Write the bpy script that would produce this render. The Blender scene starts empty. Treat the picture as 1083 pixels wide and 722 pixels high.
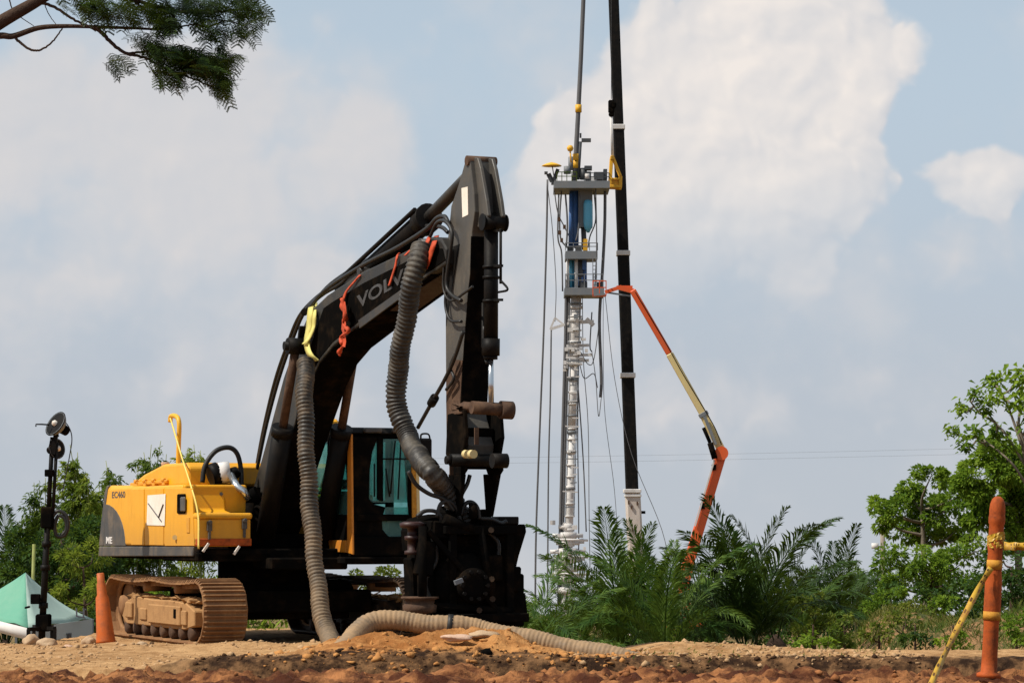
import bpy, bmesh, math, random
import numpy as np
from mathutils import Vector, Matrix, noise

random.seed(7)
RNG = np.random.default_rng(7)
scn = bpy.context.scene
COL = scn.collection
R = math.radians

# ------------------------------------------------------------------ camera
CAM = Vector((0, 0, 1.56))
FPX = 3008.3                      # focal length in photo pixels (100 mm on 36 mm, 1083 px wide)
PITCH = math.atan((558 - 361) / FPX)
cd = bpy.data.cameras.new('camera')
cd.lens = 100; cd.sensor_width = 36; cd.clip_end = 9000; cd.clip_start = 0.1
cam = bpy.data.objects.new('camera', cd); COL.objects.link(cam)
cam.location = CAM; cam.rotation_euler = (math.pi / 2 + PITCH, 0, 0)
scn.camera = cam

# ------------------------------------------------------------------ light
SUN_EL = R(52)
SUN_H = Vector((-0.93, -0.37)).normalized()          # horizontal direction towards the sun
SUN = Vector((SUN_H.x * math.cos(SUN_EL), SUN_H.y * math.cos(SUN_EL), math.sin(SUN_EL)))
sl = bpy.data.lights.new('sun', 'SUN'); sl.energy = 5.0; sl.angle = R(0.5); sl.color = (1, .93, .82)
so = bpy.data.objects.new('sun', sl); COL.objects.link(so)
so.rotation_euler = SUN.to_track_quat('Z', 'Y').to_euler()
scn.view_settings.view_transform = 'Standard'
scn.view_settings.look = 'None'
scn.view_settings.exposure = 0.12
scn.view_settings.gamma = 1.0

# ------------------------------------------------------------------ node helper
class NT:
    def __init__(s, tree):
        s.t = tree; s.n = tree.nodes; s.l = tree.links
    def node(s, typ, **kw):
        n = s.n.new(typ)
        for k, v in kw.items():
            setattr(n, k, v)
        return n
    def set(s, sock, v):
        if isinstance(v, bpy.types.NodeSocket):
            s.l.new(v, sock)
        elif v is not None:
            sock.default_value = v
    def math(s, op, a, b=None, c=None, clamp=False):
        n = s.node('ShaderNodeMath', operation=op, use_clamp=clamp)
        s.set(n.inputs[0], a); s.set(n.inputs[1], b); s.set(n.inputs[2], c)
        return n.outputs[0]
    def vmath(s, op, a, b=None):
        n = s.node('ShaderNodeVectorMath', operation=op)
        s.set(n.inputs[0], a)
        if b is not None: s.set(n.inputs[1], b)
        return n.outputs[0]
    def mix(s, f, a, b):
        n = s.node('ShaderNodeMix', data_type='RGBA')
        s.set(n.inputs[0], f); s.set(n.inputs[6], a); s.set(n.inputs[7], b)
        return n.outputs[2]
    def ramp(s, v, lo, hi, a=0.0, b=1.0, smooth=True):
        n = s.node('ShaderNodeMapRange', interpolation_type='SMOOTHSTEP' if smooth else 'LINEAR')
        s.set(n.inputs[0], v)
        for i, q in enumerate((lo, hi, a, b)): s.set(n.inputs[i + 1], q)
        return n.outputs[0]
    def noise(s, vec, scale, detail=4, rough=.55, dist=0.0):
        n = s.node('ShaderNodeTexNoise')
        if vec is not None: s.l.new(vec, n.inputs['Vector'])
        n.inputs['Scale'].default_value = scale; n.inputs['Detail'].default_value = detail
        n.inputs['Roughness'].default_value = rough; n.inputs['Distortion'].default_value = dist
        return n.outputs[0]
    def comb(s, x, y, z):
        n = s.node('ShaderNodeCombineXYZ')
        for i, q in enumerate((x, y, z)): s.set(n.inputs[i], q)
        return n.outputs[0]

def c4(c): return (c[0], c[1], c[2], 1)

# ------------------------------------------------------------------ sky
def make_world():
    w = bpy.data.worlds.new('World'); scn.world = w; w.use_nodes = True
    T = NT(w.node_tree); T.n.clear()
    geo = T.node('ShaderNodeTexCoord')
    sep = T.node('ShaderNodeSeparateXYZ'); T.l.new(geo.outputs['Generated'], sep.inputs[0])
    x, y, z = sep.outputs
    sky = T.node('ShaderNodeTexSky', sky_type='NISHITA', sun_disc=False)
    sky.sun_elevation = SUN_EL
    sky.sun_rotation = math.atan2(SUN_H.x, SUN_H.y)
    sky.air_density = 1.0; sky.dust_density = 1.5; sky.ozone_density = 1.0
    # the place is a hilltop: the visible horizon lies a little below eye level, so the sky goes on down there
    zz = T.math('MAXIMUM', T.math('ADD', z, 0.06), 0.03)
    T.l.new(T.vmath('NORMALIZE', T.comb(x, y, zz)), sky.inputs[0])
    skyc = T.mix(1.0, sky.outputs[0], (0.105, 0.105, 0.105, 1)); T.n[-1].blend_type = 'MULTIPLY'
    # cloud coordinates: degrees of azimuth and elevation
    az = T.math('MULTIPLY', T.math('ARCTAN2', x, y), 57.2958)
    el = T.math('MULTIPLY', T.math('ARCSINE', z), 57.2958)
    p = T.comb(az, el, 0.0)
    big = T.noise(p, 0.16, 5, .6)
    def puffs(vec, sc=0.50):
        """cauliflower heaps: several octaves of rounded cells on a gently warped field"""
        w = T.node('ShaderNodeTexNoise'); T.l.new(vec, w.inputs['Vector']); w.inputs['Scale'].default_value = .7; w.inputs['Detail'].default_value = 3
        off = T.vmath('MULTIPLY', T.vmath('SUBTRACT', w.outputs['Color'], (.5, .5, .5)), (1.5, 1.5, 0))
        v = T.node('ShaderNodeTexVoronoi', feature='SMOOTH_F1', voronoi_dimensions='2D'); T.l.new(T.vmath('ADD', vec, off), v.inputs['Vector'])
        v.inputs['Scale'].default_value = sc; v.inputs['Detail'].default_value = 2.4; v.inputs['Roughness'].default_value = .42
        v.inputs['Lacunarity'].default_value = 2.3; v.inputs['Smoothness'].default_value = .8
        return T.math('SUBTRACT', 1.0, v.outputs['Distance'])
    bil = puffs(p); lit = puffs(T.vmath('ADD', p, (-.16, .20, 0)))
    wob = T.math('SUBTRACT', bil, .55)
    fine = T.math('SUBTRACT', T.noise(p, .8, 4, .5), .5)
    def blob(u, v, ru, rv):
        a0 = math.degrees(math.atan((u - 541.5) / FPX)); e0 = math.degrees(math.atan((558 - v) / FPX))
        ra = math.degrees(ru / FPX); re = math.degrees(rv / FPX)
        dx = T.math('DIVIDE', T.math('SUBTRACT', az, a0), ra)
        dy = T.math('DIVIDE', T.math('SUBTRACT', el, e0), re)
        d = T.math('ADD', T.math('MULTIPLY', dx, dx), T.math('MULTIPLY', dy, dy))
        return T.math('EXPONENT', T.math('MULTIPLY', d, -1.0))
    def total(bl):
        s = None
        for b in bl:
            q = T.math('MULTIPLY', blob(*b[:4]), b[4])
            s = q if s is None else T.math('ADD', s, q)
        return s
    # main cumulus bank and the bright heap at its right
    f = total([(615, 210, 80, 90, .8), (695, 110, 85, 95, .8), (850, 105, 95, 105, .85), (800, -10, 110, 80, .8), (930, 30, 50, 60, .35),
               (780, 250, 150, 90, .6), (600, 300, 90, 90, .55), (760, 200, 130, 90, .5), (1045, 188, 70, 42, 1.05)])
    fw = T.math('ADD', f, T.math('ADD', T.math('MULTIPLY', wob, .70), T.math('MULTIPLY', fine, .16)))
    m1 = T.ramp(fw, .26, .46)
    # softer cloud at the left and low down
    g = total([(60, 130, 200, 90, .9), (230, 100, 130, 80, .6), (395, 140, 62, 75, .85), (20, 320, 100, 50, .6), (330, 300, 230, 80, .45),
               (180, 430, 260, 80, .3), (720, 420, 260, 80, .40), (210, 210, 150, 60, .5), (1040, 260, 120, 50, .4), (600, 370, 120, 60, .4)])
    gw = T.math('ADD', g, T.math('ADD', T.math('MULTIPLY', wob, .6), T.math('MULTIPLY', fine, .25)))
    m2 = T.ramp(gw, .08, .75, 0, .95)
    gen = T.ramp(big, .46, .70, 0, .6)
    relief = T.math('MULTIPLY', T.math('SUBTRACT', bil, lit), .95)
    sh = T.math('ADD', relief, T.math('ADD', T.math('MULTIPLY', T.ramp(fw, .3, 1.2, .42, .74), T.ramp(el, 4.0, 9.5, .62, 1.1)), T.math('MULTIPLY', fine, .22)), clamp=True)
    cl = T.mix(sh, (.54, .56, .60, 1), (.83, .765, .715, 1))
    sh2 = T.math('ADD', T.math('MULTIPLY', relief, .5), T.math('ADD', .48, T.math('MULTIPLY', fine, .4)), clamp=True)
    soft = T.mix(sh2, (.53, .555, .60, 1), (.68, .645, .63, 1))
    # hazy veil towards the horizon
    veil = T.ramp(el, 0.0, 11.0, .88, .68, smooth=False)
    col = T.mix(veil, skyc, T.mix(T.ramp(el, 2.0, 10.0), (.475, .51, .57, 1), (.535, .625, .695, 1)))
    col = T.mix(gen, col, soft)
    col = T.mix(m2, col, soft)
    # the cumulus bank dissolves into the haze low down
    m1 = T.math('MULTIPLY', m1, T.ramp(el, 3.4, 8.0, .08, .95))
    col = T.mix(m1, col, cl)
    bg = T.node('ShaderNodeBackground'); T.l.new(col, bg.inputs[0]); bg.inputs[1].default_value = 1.0
    out = T.node('ShaderNodeOutputWorld'); T.l.new(bg.outputs[0], out.inputs[0])
make_world()

# ------------------------------------------------------------------ materials
def base_mat(name):
    m = bpy.data.materials.new(name); m.use_nodes = True
    T = NT(m.node_tree)
    b = T.n['Principled BSDF']
    return m, T, b

def paint(name, col, dirt=(.22, .13, .07), amt=.45, rough=.5, metal=0., scale=3., bump=.15, fine=40., col2=None, spec=.4, splash=None):
    """paint, metal, rubber or cloth with blotchy dust, streaks and small relief"""
    m, T, b = base_mat(name)
    tc = T.node('ShaderNodeNewGeometry').outputs['Position']
    n1 = T.noise(tc, scale, 8, .65)
    n2 = T.noise(tc, fine, 4, .6)
    st = T.noise(T.vmath('MULTIPLY', tc, (9, 9, .9)), 1.3, 4, .6)
    f = T.math('MULTIPLY', T.ramp(T.math('ADD', n1, T.math('MULTIPLY', st, .35)), .55, .95), amt)
    f = T.math('ADD', f, T.math('MULTIPLY', T.ramp(n2, .5, .8), amt * .35), clamp=True)
    base = c4(col)
    if col2: base = T.mix(T.ramp(T.noise(tc, scale * .6, 3), .35, .65), c4(col), c4(col2))
    if splash:
        sp = T.node('ShaderNodeSeparateXYZ'); T.l.new(tc, sp.inputs[0])
        zz = T.math('ADD', sp.outputs[2], T.math('MULTIPLY', T.math('SUBTRACT', n1, .5), .9))
        f = T.math('ADD', f, T.ramp(zz, splash[0], splash[1], splash[2], 0), clamp=True)
    T.set(b.inputs['Base Color'], T.mix(f, base, c4(dirt)))
    T.set(b.inputs['Roughness'], T.math('ADD', T.math('MULTIPLY', f, .45), rough, clamp=True))
    b.inputs['Metallic'].default_value = metal
    b.inputs['Specular IOR Level'].default_value = spec
    bp = T.node('ShaderNodeBump'); bp.inputs['Strength'].default_value = bump; bp.inputs['Distance'].default_value = .02
    T.l.new(T.math('ADD', n1, T.math('MULTIPLY', n2, .5)), bp.inputs['Height'])
    T.l.new(bp.outputs[0], b.inputs['Normal'])
    return m

def leafmat(name, a, bcol, scale=.8, trans=.35, rough=.5):
    m, T, b = base_mat(name)
    pos = T.node('ShaderNodeNewGeometry').outputs['Position']
    n = T.noise(pos, scale, 3, .6); n2 = T.noise(pos, scale * 9, 2, .5)
    c = T.mix(T.ramp(T.math('ADD', n, T.math('MULTIPLY', T.math('SUBTRACT', n2, .5), .8)), .35, .68), c4(a), c4(bcol))
    T.set(b.inputs['Base Color'], c)
    b.inputs['Roughness'].default_value = rough
    b.inputs['Specular IOR Level'].default_value = .12
    tr = T.node('ShaderNodeBsdfTranslucent'); T.l.new(T.mix(.5, c, (.16, .24, .02, 1)), tr.inputs[0])
    mx = T.node('ShaderNodeMixShader'); mx.inputs[0].default_value = trans
    T.l.new(b.outputs[0], mx.inputs[1]); T.l.new(tr.outputs[0], mx.inputs[2])
    T.l.new(mx.outputs[0], T.n['Material Output'].inputs[0])
    return m

M = {}
M['yellow'] = paint('yellow_paint', (.72, .335, .005), (.34, .17, .04), .34, .42, scale=2.2, splash=(1.25, 1.85, .45))
M['yellow2'] = paint('old_yellow_paint', (.60, .27, .01), (.26, .15, .06), .5, .45, scale=4)
M['grey'] = paint('grey_paint', (.045, .045, .045), (.20, .15, .10), .55, .5)
def black_shade_mat():
    m, T, b = base_mat('black_with_shade'); pos = T.node('ShaderNodeNewGeometry').outputs['Position']
    d = T.node('ShaderNodeBsdfDiffuse'); T.l.new(T.mix(T.ramp(T.noise(pos, 4, 7, .65), .45, .75), (.0045, .0042, .004, 1), (.017, .0115, .0075, 1)), d.inputs[0])
    T.l.new(d.outputs[0], T.n['Material Output'].inputs[0]); return m
M['shade_black'] = black_shade_mat()  # black paint; on pump, undercarriage and boom underside shade is put into it
M['black'] = paint('black_paint', (.0045, .0043, .0042), (.024, .017, .012), .40, .5, spec=.10)
M['boom'] = paint('boom_paint', (.016, .0145, .0125), (.10, .08, .055), .40, .5, scale=2.5)
M['arm'] = paint('arm_paint', (.055, .051, .045), (.13, .105, .075), .45, .5, scale=2.5)
M['band'] = paint('grey_band', (.030, .029, .028), (.09, .07, .05), .5, .5)
M['oxide'] = paint('red_oxide', (.028, .006, .004), (.02, .010, .007), .5, .5)
M['letter'] = paint('worn_white_letters', (.055, .053, .052), (.008, .007, .007), 1.0, .5, scale=5)
M['dust'] = paint('dusty_steel', (.36, .20, .085), (.20, .11, .05), .6, .8, scale=5, bump=.4, spec=.15)
M['shoe'] = paint('track_shoe_steel', (.20, .10, .045), (.36, .20, .09), .8, .7, scale=4, bump=.4, spec=.2)
M['shade_steel'] = paint('shade_dark_steel', (.022, .015, .010), (.13, .07, .035), .6, .6, scale=3, bump=.3, spec=.2)  # far track's dark steel, shade under the machine put into the colour
M['rust'] = paint('rusty_steel', (.060, .034, .022), (.17, .10, .06), .6, .8, scale=8, bump=.3, spec=.2)
M['chrome'] = paint('chrome_rod', (.55, .58, .60), (.25, .22, .2), .2, .18, metal=.9, bump=.02)
M['hose'] = paint('hose_dusty', (.22, .165, .105), (.34, .22, .12), .75, .65, scale=4, bump=.25, col2=(.10, .08, .055))
M['hose2'] = paint('hose_dark', (.085, .076, .062), (.22, .165, .11), .7, .55, scale=4, bump=.25, col2=(.06, .052, .042))
M['hose3'] = paint('hose_on_soil', (.25, .17, .09), (.38, .23, .10), .75, .7, scale=3, bump=.4, col2=(.13, .10, .065))
def hosemat(name, col, dust, z0, z1, a0, a1):
    m, T, b = base_mat(name)
    pos = T.node('ShaderNodeNewGeometry').outputs['Position']
    s = T.node('ShaderNodeSeparateXYZ'); T.l.new(pos, s.inputs[0])
    n1 = T.noise(pos, 3.2, 7, .68); n2 = T.noise(pos, 22, 4, .6)
    f = T.math('ADD', T.math('MULTIPLY', T.math('SUBTRACT', n1, .5), 2.0), T.ramp(s.outputs[2], z0, z1, a0, a1, smooth=False))
    f = T.math('ADD', f, T.math('MULTIPLY', T.math('SUBTRACT', n2, .5), .6), clamp=True)
    T.set(b.inputs['Base Color'], T.mix(f, c4(col), c4(dust)))
    T.set(b.inputs['Roughness'], T.math('ADD', .48, T.math('MULTIPLY', f, .4)))
    b.inputs['Specular IOR Level'].default_value = .3
    bp = T.node('ShaderNodeBump'); bp.inputs['Strength'].default_value = .3; bp.inputs['Distance'].default_value = .015
    T.l.new(n2, bp.inputs['Height']); T.l.new(bp.outputs[0], b.inputs['Normal'])
    return m
M['hose'] = hosemat('hose_hanging', (.034, .030, .025), (.25, .175, .105), .3, 3.0, .62, .06)
M['hose2'] = hosemat('hose_upper', (.026, .024, .022), (.17, .145, .11), .8, 4.2, .0, .22)
M['hose3'] = hosemat('hose_on_soil', (.11, .085, .06), (.36, .23, .12), 0, 1, .62, .62)
M['rubber'] = paint('black_rubber', (.010, .010, .010), (.04, .03, .02), .3, .5)
M['orange'] = paint('orange_plastic', (.50, .105, .012), (.22, .07, .025), .7, .45, scale=9)
M['orange_dirty'] = paint('orange_plastic_dirty', (.38, .075, .014), (.10, .035, .018), .9, .65, scale=11, spec=.15, fine=70)
M['reflect'] = paint('dirty_reflective_band', (.50, .24, .03), (.22, .07, .02), .85, .6, scale=30, spec=.15)
M['tape'] = paint('yellow_tape', (.48, .29, .025), (.26, .11, .02), .8, .4, scale=12)
M['tapemark'] = paint('tape_marks', (.10, .04, .01), (.4, .16, .01), .3, .5)
M['ystrap'] = paint('yellow_strap', (.60, .54, .16), (.42, .35, .12), .5, .7, scale=9)
M['rstrap'] = paint('red_strap', (.48, .055, .012), (.16, .03, .012), .7, .7, scale=9)
M['rope'] = paint('pale_yellow_strap', (.70, .53, .12), (.5, .35, .1), .3, .7)
M['paper'] = paint('white_paper', (.74, .68, .60), (.5, .42, .33), .5, .6)
M['ink'] = paint('ink', (.07, .06, .06), (.12, .1, .1), .3, .6)
M['white'] = paint('white_steel', (.60, .585, .57), (.36, .32, .29), .6, .75, scale=1, spec=.15)
M['palecream'] = paint('pale_cream_paint', (.54, .48, .43), (.40, .33, .28), .5, .5, scale=1)
M['cream'] = paint('cream_paint', (.60, .48, .22), (.45, .34, .18), .4, .5, scale=1)
M['lift'] = paint('lift_orange', (.60, .085, .015), (.4, .12, .05), .3, .45, scale=1)
M['steel'] = paint('grey_steel', (.14, .155, .17), (.20, .19, .18), .5, .5, scale=1)
M['steeldk'] = paint('dark_steel', (.04, .045, .05), (.10, .1, .1), .5, .5, scale=1)
M['blue'] = paint('blue_paint', (.035, .105, .30), (.07, .13, .23), .5, .4, scale=1.5)
M['cyan'] = paint('light_blue_paint', (.08, .34, .52), (.14, .33, .42), .4, .4, scale=1.5)
M['cable'] = paint('grey_cable', (.09, .09, .095), (.16, .16, .16), .3, .6, scale=1)
M['cabpost'] = paint('orange_yellow_paint', (.56, .20, .015), (.25, .1, .03), .5, .5, scale=5)
M['hook'] = paint('hook_yellow', (.68, .36, .015), (.4, .2, .03), .4, .45, scale=1)
M['green_cloth'] = paint('green_canvas', (.10, .29, .20), (.20, .35, .26), .5, .8, scale=.8, bump=.1)
M['pale_cloth'] = paint('pale_green_canvas', (.28, .38, .33), (.38, .44, .40), .5, .8, scale=.8, bump=.1)
M['white_cloth'] = paint('white_canvas', (.66, .64, .62), (.5, .48, .45), .4, .8, scale=1)
M['grey_cloth'] = paint('greyish_canvas', (.36, .38, .37), (.45, .43, .4), .5, .8, scale=1)
M['rock'] = paint('pale_rock', (.42, .30, .19), (.26, .16, .09), .6, .9, scale=9, bump=.6, spec=.1)
M['rock2'] = paint('pinkish_rock', (.50, .34, .25), (.34, .2, .12), .5, .9, scale=9, bump=.6, spec=.1)
M['bark'] = paint('bark', (.065, .042, .030), (.035, .024, .018), .6, .9, scale=10, bump=.6, spec=.1)
M['barkpale'] = paint('pale_bark', (.20, .17, .13), (.1, .08, .06), .6, .9, scale=10, bump=.6, spec=.1)
M['culm'] = paint('bamboo_culm', (.20, .22, .05), (.12, .12, .04), .5, .6, scale=4)
M['pole'] = paint('weathered_pole', (.24, .20, .16), (.14, .12, .1), .5, .8, scale=3)
M['palm_dark'] = leafmat('palm_leaf_dark', (.009, .024, .006), (.032, .064, .011), .7, .16)
M['palm'] = leafmat('palm_leaf', (.026, .064, .010), (.090, .145, .022), .7, .24)
M['palm_yellow'] = leafmat('palm_leaf_yellowing', (.07, .11, .03), (.17, .17, .04), .9, .35)
M['bamboo'] = leafmat('bamboo_leaf', (.085, .135, .018), (.24, .28, .035), .6, .5)
M['bamboo_dk'] = leafmat('bamboo_leaf_dark', (.040, .080, .016), (.13, .17, .028), .6, .45)
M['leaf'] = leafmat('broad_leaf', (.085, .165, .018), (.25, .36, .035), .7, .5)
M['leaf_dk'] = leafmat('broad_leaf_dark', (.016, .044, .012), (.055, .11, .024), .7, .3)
M['leaf_yel'] = leafmat('yellowish_leaf', (.07, .11, .018), (.18, .20, .030), .8, .4)
M['mimosa'] = leafmat('feathery_leaf', (.008, .020, .006), (.045, .080, .014), 3.0, .15)
M['agave'] = leafmat('pale_blade', (.16, .22, .18), (.32, .38, .32), .9, .2)
M['grass'] = leafmat('grass_blade', (.06, .10, .02), (.20, .18, .05), .6, .35)

def glass_mat():
    m, T, b = base_mat('teal_cab_glass')
    b.inputs['Base Color'].default_value = (.13, .28, .265, 1); b.inputs['Roughness'].default_value = .08
    tr = T.node('ShaderNodeBsdfTransparent'); tr.inputs[0].default_value = (.55, .86, .82, 1)
    mx = T.node('ShaderNodeMixShader')
    tc = T.node('ShaderNodeTexCoord').outputs['Object']
    T.l.new(T.ramp(T.noise(tc, 3, 5), .3, .7, .55, .8), mx.inputs[0])
    T.l.new(b.outputs[0], mx.inputs[1]); T.l.new(tr.outputs[0], mx.inputs[2])
    T.l.new(mx.outputs[0], T.n['Material Output'].inputs[0])
    return m
M['glass'] = glass_mat()

def ground_mat():
    m, T, b = base_mat('soil')
    pos = T.node('ShaderNodeNewGeometry').outputs['Position']
    s = T.node('ShaderNodeSeparateXYZ'); T.l.new(pos, s.inputs[0]); x, y, z = s.outputs
    n = T.noise(pos, .55, 6, .6); n2 = T.noise(pos, 4.5, 6, .65); n3 = T.noise(pos, 28, 5, .65)
    k = T.math('ADD', T.math('MULTIPLY', n, .4), T.math('MULTIPLY', n2, .6))
    tan = T.mix(T.ramp(k, .36, .62), (.25, .130, .052, 1), (.44, .265, .125, 1))
    org = T.mix(T.ramp(k, .38, .6), (.25, .095, .025, 1), (.43, .20, .065, 1))
    red = T.mix(T.ramp(k, .42, .60), (.06, .019, .009, 1), (.34, .145, .055, 1))
    dark_soil = T.mix(T.ramp(n2, .38, .66), (.022, .011, .006, 1), (.19, .10, .045, 1))
    grn = T.mix(T.ramp(k, .42, .58), (.06, .07, .02, 1), (.27, .15, .07, 1))
    wob = T.math('MULTIPLY', T.math('SUBTRACT', n, .5), 1.6)
    wx = T.math('ADD', x, wob); wy = T.math('ADD', y, wob)
    # excavated orange heap round the hoses
    hp = T.math('MULTIPLY', T.ramp(wx, -2.9, -2.0), T.ramp(wx, .7, 1.7, 1, 0))
    hp = T.math('MULTIPLY', hp, T.ramp(wy, 30.5, 35.5, 1, 0))
    c = T.mix(hp, tan, org)
    c = T.mix(T.ramp(wy, 43, 50), c, grn)
    # darker soil on the cut face in front of the pad
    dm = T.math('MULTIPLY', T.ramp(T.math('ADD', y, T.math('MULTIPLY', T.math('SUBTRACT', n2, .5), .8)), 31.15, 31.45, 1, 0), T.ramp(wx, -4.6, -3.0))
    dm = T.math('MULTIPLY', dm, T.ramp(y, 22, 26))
    c = T.mix(dm, c, dark_soil)
    c = T.mix(T.ramp(y, 19, 24, 1, 0), c, red)
    c = T.mix(T.math('MULTIPLY', T.ramp(n3, .5, .75), .35), c, (.07, .035, .018, 1))
    T.set(b.inputs['Base Color'], c)
    b.inputs['Roughness'].default_value = .95; b.inputs['Specular IOR Level'].default_value = .1
    bp = T.node('ShaderNodeBump'); bp.inputs['Strength'].default_value = .8; bp.inputs['Distance'].default_value = .05
    T.l.new(T.math('ADD', n2, T.math('MULTIPLY', n3, .5)), bp.inputs['Height']); T.l.new(bp.outputs[0], b.inputs['Normal'])
    return m, (tan, org)
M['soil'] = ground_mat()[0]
M['clod_red'] = paint('red_clod', (.30, .125, .048), (.07, .025, .012), .8, .95, scale=6, bump=.5, spec=.1)
M['clod_dark'] = paint('dark_clod', (.035, .018, .010), (.20, .10, .045), .7, .95, scale=5, bump=.5, spec=.1)
M['clod_tan'] = paint('tan_clod', (.42, .27, .145), (.24, .13, .06), .7, .95, scale=6, bump=.5, spec=.1)
M['clod_org'] = paint('orange_clod', (.44, .21, .07), (.24, .09, .03), .7, .95, scale=6, bump=.5, spec=.1)

# ------------------------------------------------------------------ geometry helpers
def ray(u, v):
    a = (u - 541.5) / FPX; b = (361 - v) / FPX
    return Vector((a, math.cos(PITCH) - b * math.sin(PITCH), math.sin(PITCH) + b * math.cos(PITCH)))
def at(u, v, Y):
    d = ray(u, v); return CAM + d * (Y / d.y)

class MB:
    def __init__(s): s.v = []; s.f = []; s.sm = []; s.mi = []
    def add(s, vs, fs, smooth=False, m=0):
        o = len(s.v); s.v += [tuple(q) for q in vs]
        for f in fs: s.f.append([i + o for i in f]); s.sm.append(smooth); s.mi.append(m)
        return s
    def box(s, c, sz, rot=None, m=0, top=1.0):
        c = Vector(c); hx, hy, hz = sz[0] / 2, sz[1] / 2, sz[2] / 2
        P = []
        for z in (-1, 1):
            k = top if z > 0 else 1
            for x, y in ((-1, -1), (1, -1), (1, 1), (-1, 1)):
                q = Vector((x * hx * k, y * hy * k, z * hz))
                if rot is not None: q = rot @ q
                P.append(c + q)
        return s.add(P, [(0, 3, 2, 1), (4, 5, 6, 7), (0, 1, 5, 4), (1, 2, 6, 5), (2, 3, 7, 6), (3, 0, 4, 7)], m=m)
    def bar(s, a, b, w, h=None, up=(0, 0, 1), m=0):
        a = Vector(a); b = Vector(b); h = h or w; d = (b - a); L = d.length
        if L < 1e-6: return s
        d.normalize(); up = Vector(up)
        if abs(d.dot(up)) > .98: up = Vector((0, 1, 0))
        x = d.cross(up).normalized(); y = x.cross(d).normalized()
        return s.box((a + b) / 2, (w, L, h), Matrix((x, d, y)).transposed(), m=m)
    def cyl(s, a, b, r0, r1=None, n=12, m=0, smooth=True):
        return s.tube([a, b], [r0, r0 if r1 is None else r1], n, m=m, smooth=smooth)
    def tube(s, pts, r, n=8, caps=True, m=0, smooth=True):
        pts = [Vector(p) for p in pts]; k = len(pts)
        rs = r if isinstance(r, (list, tuple)) else [r] * k
        t0 = (pts[1] - pts[0]).normalized()
        up = Vector((0, 0, 1)) if abs(t0.z) < .9 else Vector((0, 1, 0))
        x = t0.cross(up).normalized(); V = []
        for i, p in enumerate(pts):
            t = (pts[min(i + 1, k - 1)] - pts[max(i - 1, 0)])
            if t.length < 1e-9: t = t0
            t.normalize()
            x = (x - t * x.dot(t)).normalized(); y = t.cross(x)
            for j in range(n):
                a = 2 * math.pi * j / n
                V.append(p + (x * math.cos(a) + y * math.sin(a)) * rs[i])
        o = len(s.v); s.v += [tuple(q) for q in V]
        for i in range(k - 1):
            for j in range(n):
                a = o + i * n + j; b = o + i * n + (j + 1) % n
                s.f.append([a, b, b + n, a + n]); s.sm.append(smooth); s.mi.append(m)
        if caps:
            s.f.append([o + j for j in range(n)][::-1]); s.sm.append(False); s.mi.append(m)
            s.f.append([o + (k - 1) * n + j for j in range(n)]); s.sm.append(False); s.mi.append(m)
        return s
    def prism(s, pts, vec, m=0):
        pts = [Vector(p) for p in pts]; vec = Vector(vec); k = len(pts)
        V = pts + [p + vec for p in pts]
        F = [list(range(k))[::-1], [k + i for i in range(k)]] + [[i, (i + 1) % k, k + (i + 1) % k, k + i] for i in range(k)]
        return s.add(V, F, m=m)
    def lathe(s, prof, base, axis=(0, 0, 1), n=20, m=0):
        base = Vector(base); axis = Vector(axis).normalized()
        up = Vector((0, 0, 1)) if abs(axis.z) < .9 else Vector((0, 1, 0))
        x = axis.cross(up).normalized(); y = axis.cross(x)
        V = []
        for r, z in prof:
            for j in range(n):
                a = 2 * math.pi * j / n
                V.append(base + axis * z + (x * math.cos(a) + y * math.sin(a)) * max(r, 1e-4))
        F = []
        for i in range(len(prof) - 1):
            for j in range(n):
                F.append([i * n + j, i * n + (j + 1) % n, (i + 1) * n + (j + 1) % n, (i + 1) * n + j])
        F.append(list(range(n))[::-1]); F.append([(len(prof) - 1) * n + j for j in range(n)])
        return s.add(V, F, smooth=True, m=m)
    def strip(s, left, right, m=0, smooth=True):
        k = len(left)
        return s.add(list(left) + list(right), [[i, i + 1, k + i + 1, k + i] for i in range(k - 1)], smooth=smooth, m=m)
    def build(s, name, mat, parent=None, bevel=0, solid=0, seg=1, sub=0):
        me = bpy.data.meshes.new(name); me.from_pydata(s.v, [], s.f)
        me.polygons.foreach_set('use_smooth', s.sm); me.polygons.foreach_set('material_index', s.mi)
        for q in (mat if isinstance(mat, (list, tuple)) else [mat]):
            me.materials.append(M[q] if isinstance(q, str) else q)
        if len(s.f) < 20000:
            bm = bmesh.new(); bm.from_mesh(me); bmesh.ops.recalc_face_normals(bm, faces=bm.faces); bm.to_mesh(me); bm.free()
        o = bpy.data.objects.new(name, me); COL.objects.link(o)
        if parent is not None: o.parent = parent
        if solid:
            md = o.modifiers.new('solid', 'SOLIDIFY'); md.thickness = solid
        if bevel:
            md = o.modifiers.new('bevel', 'BEVEL'); md.width = bevel; md.segments = seg; md.limit_method = 'ANGLE'; md.angle_limit = R(40)
        return o

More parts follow.
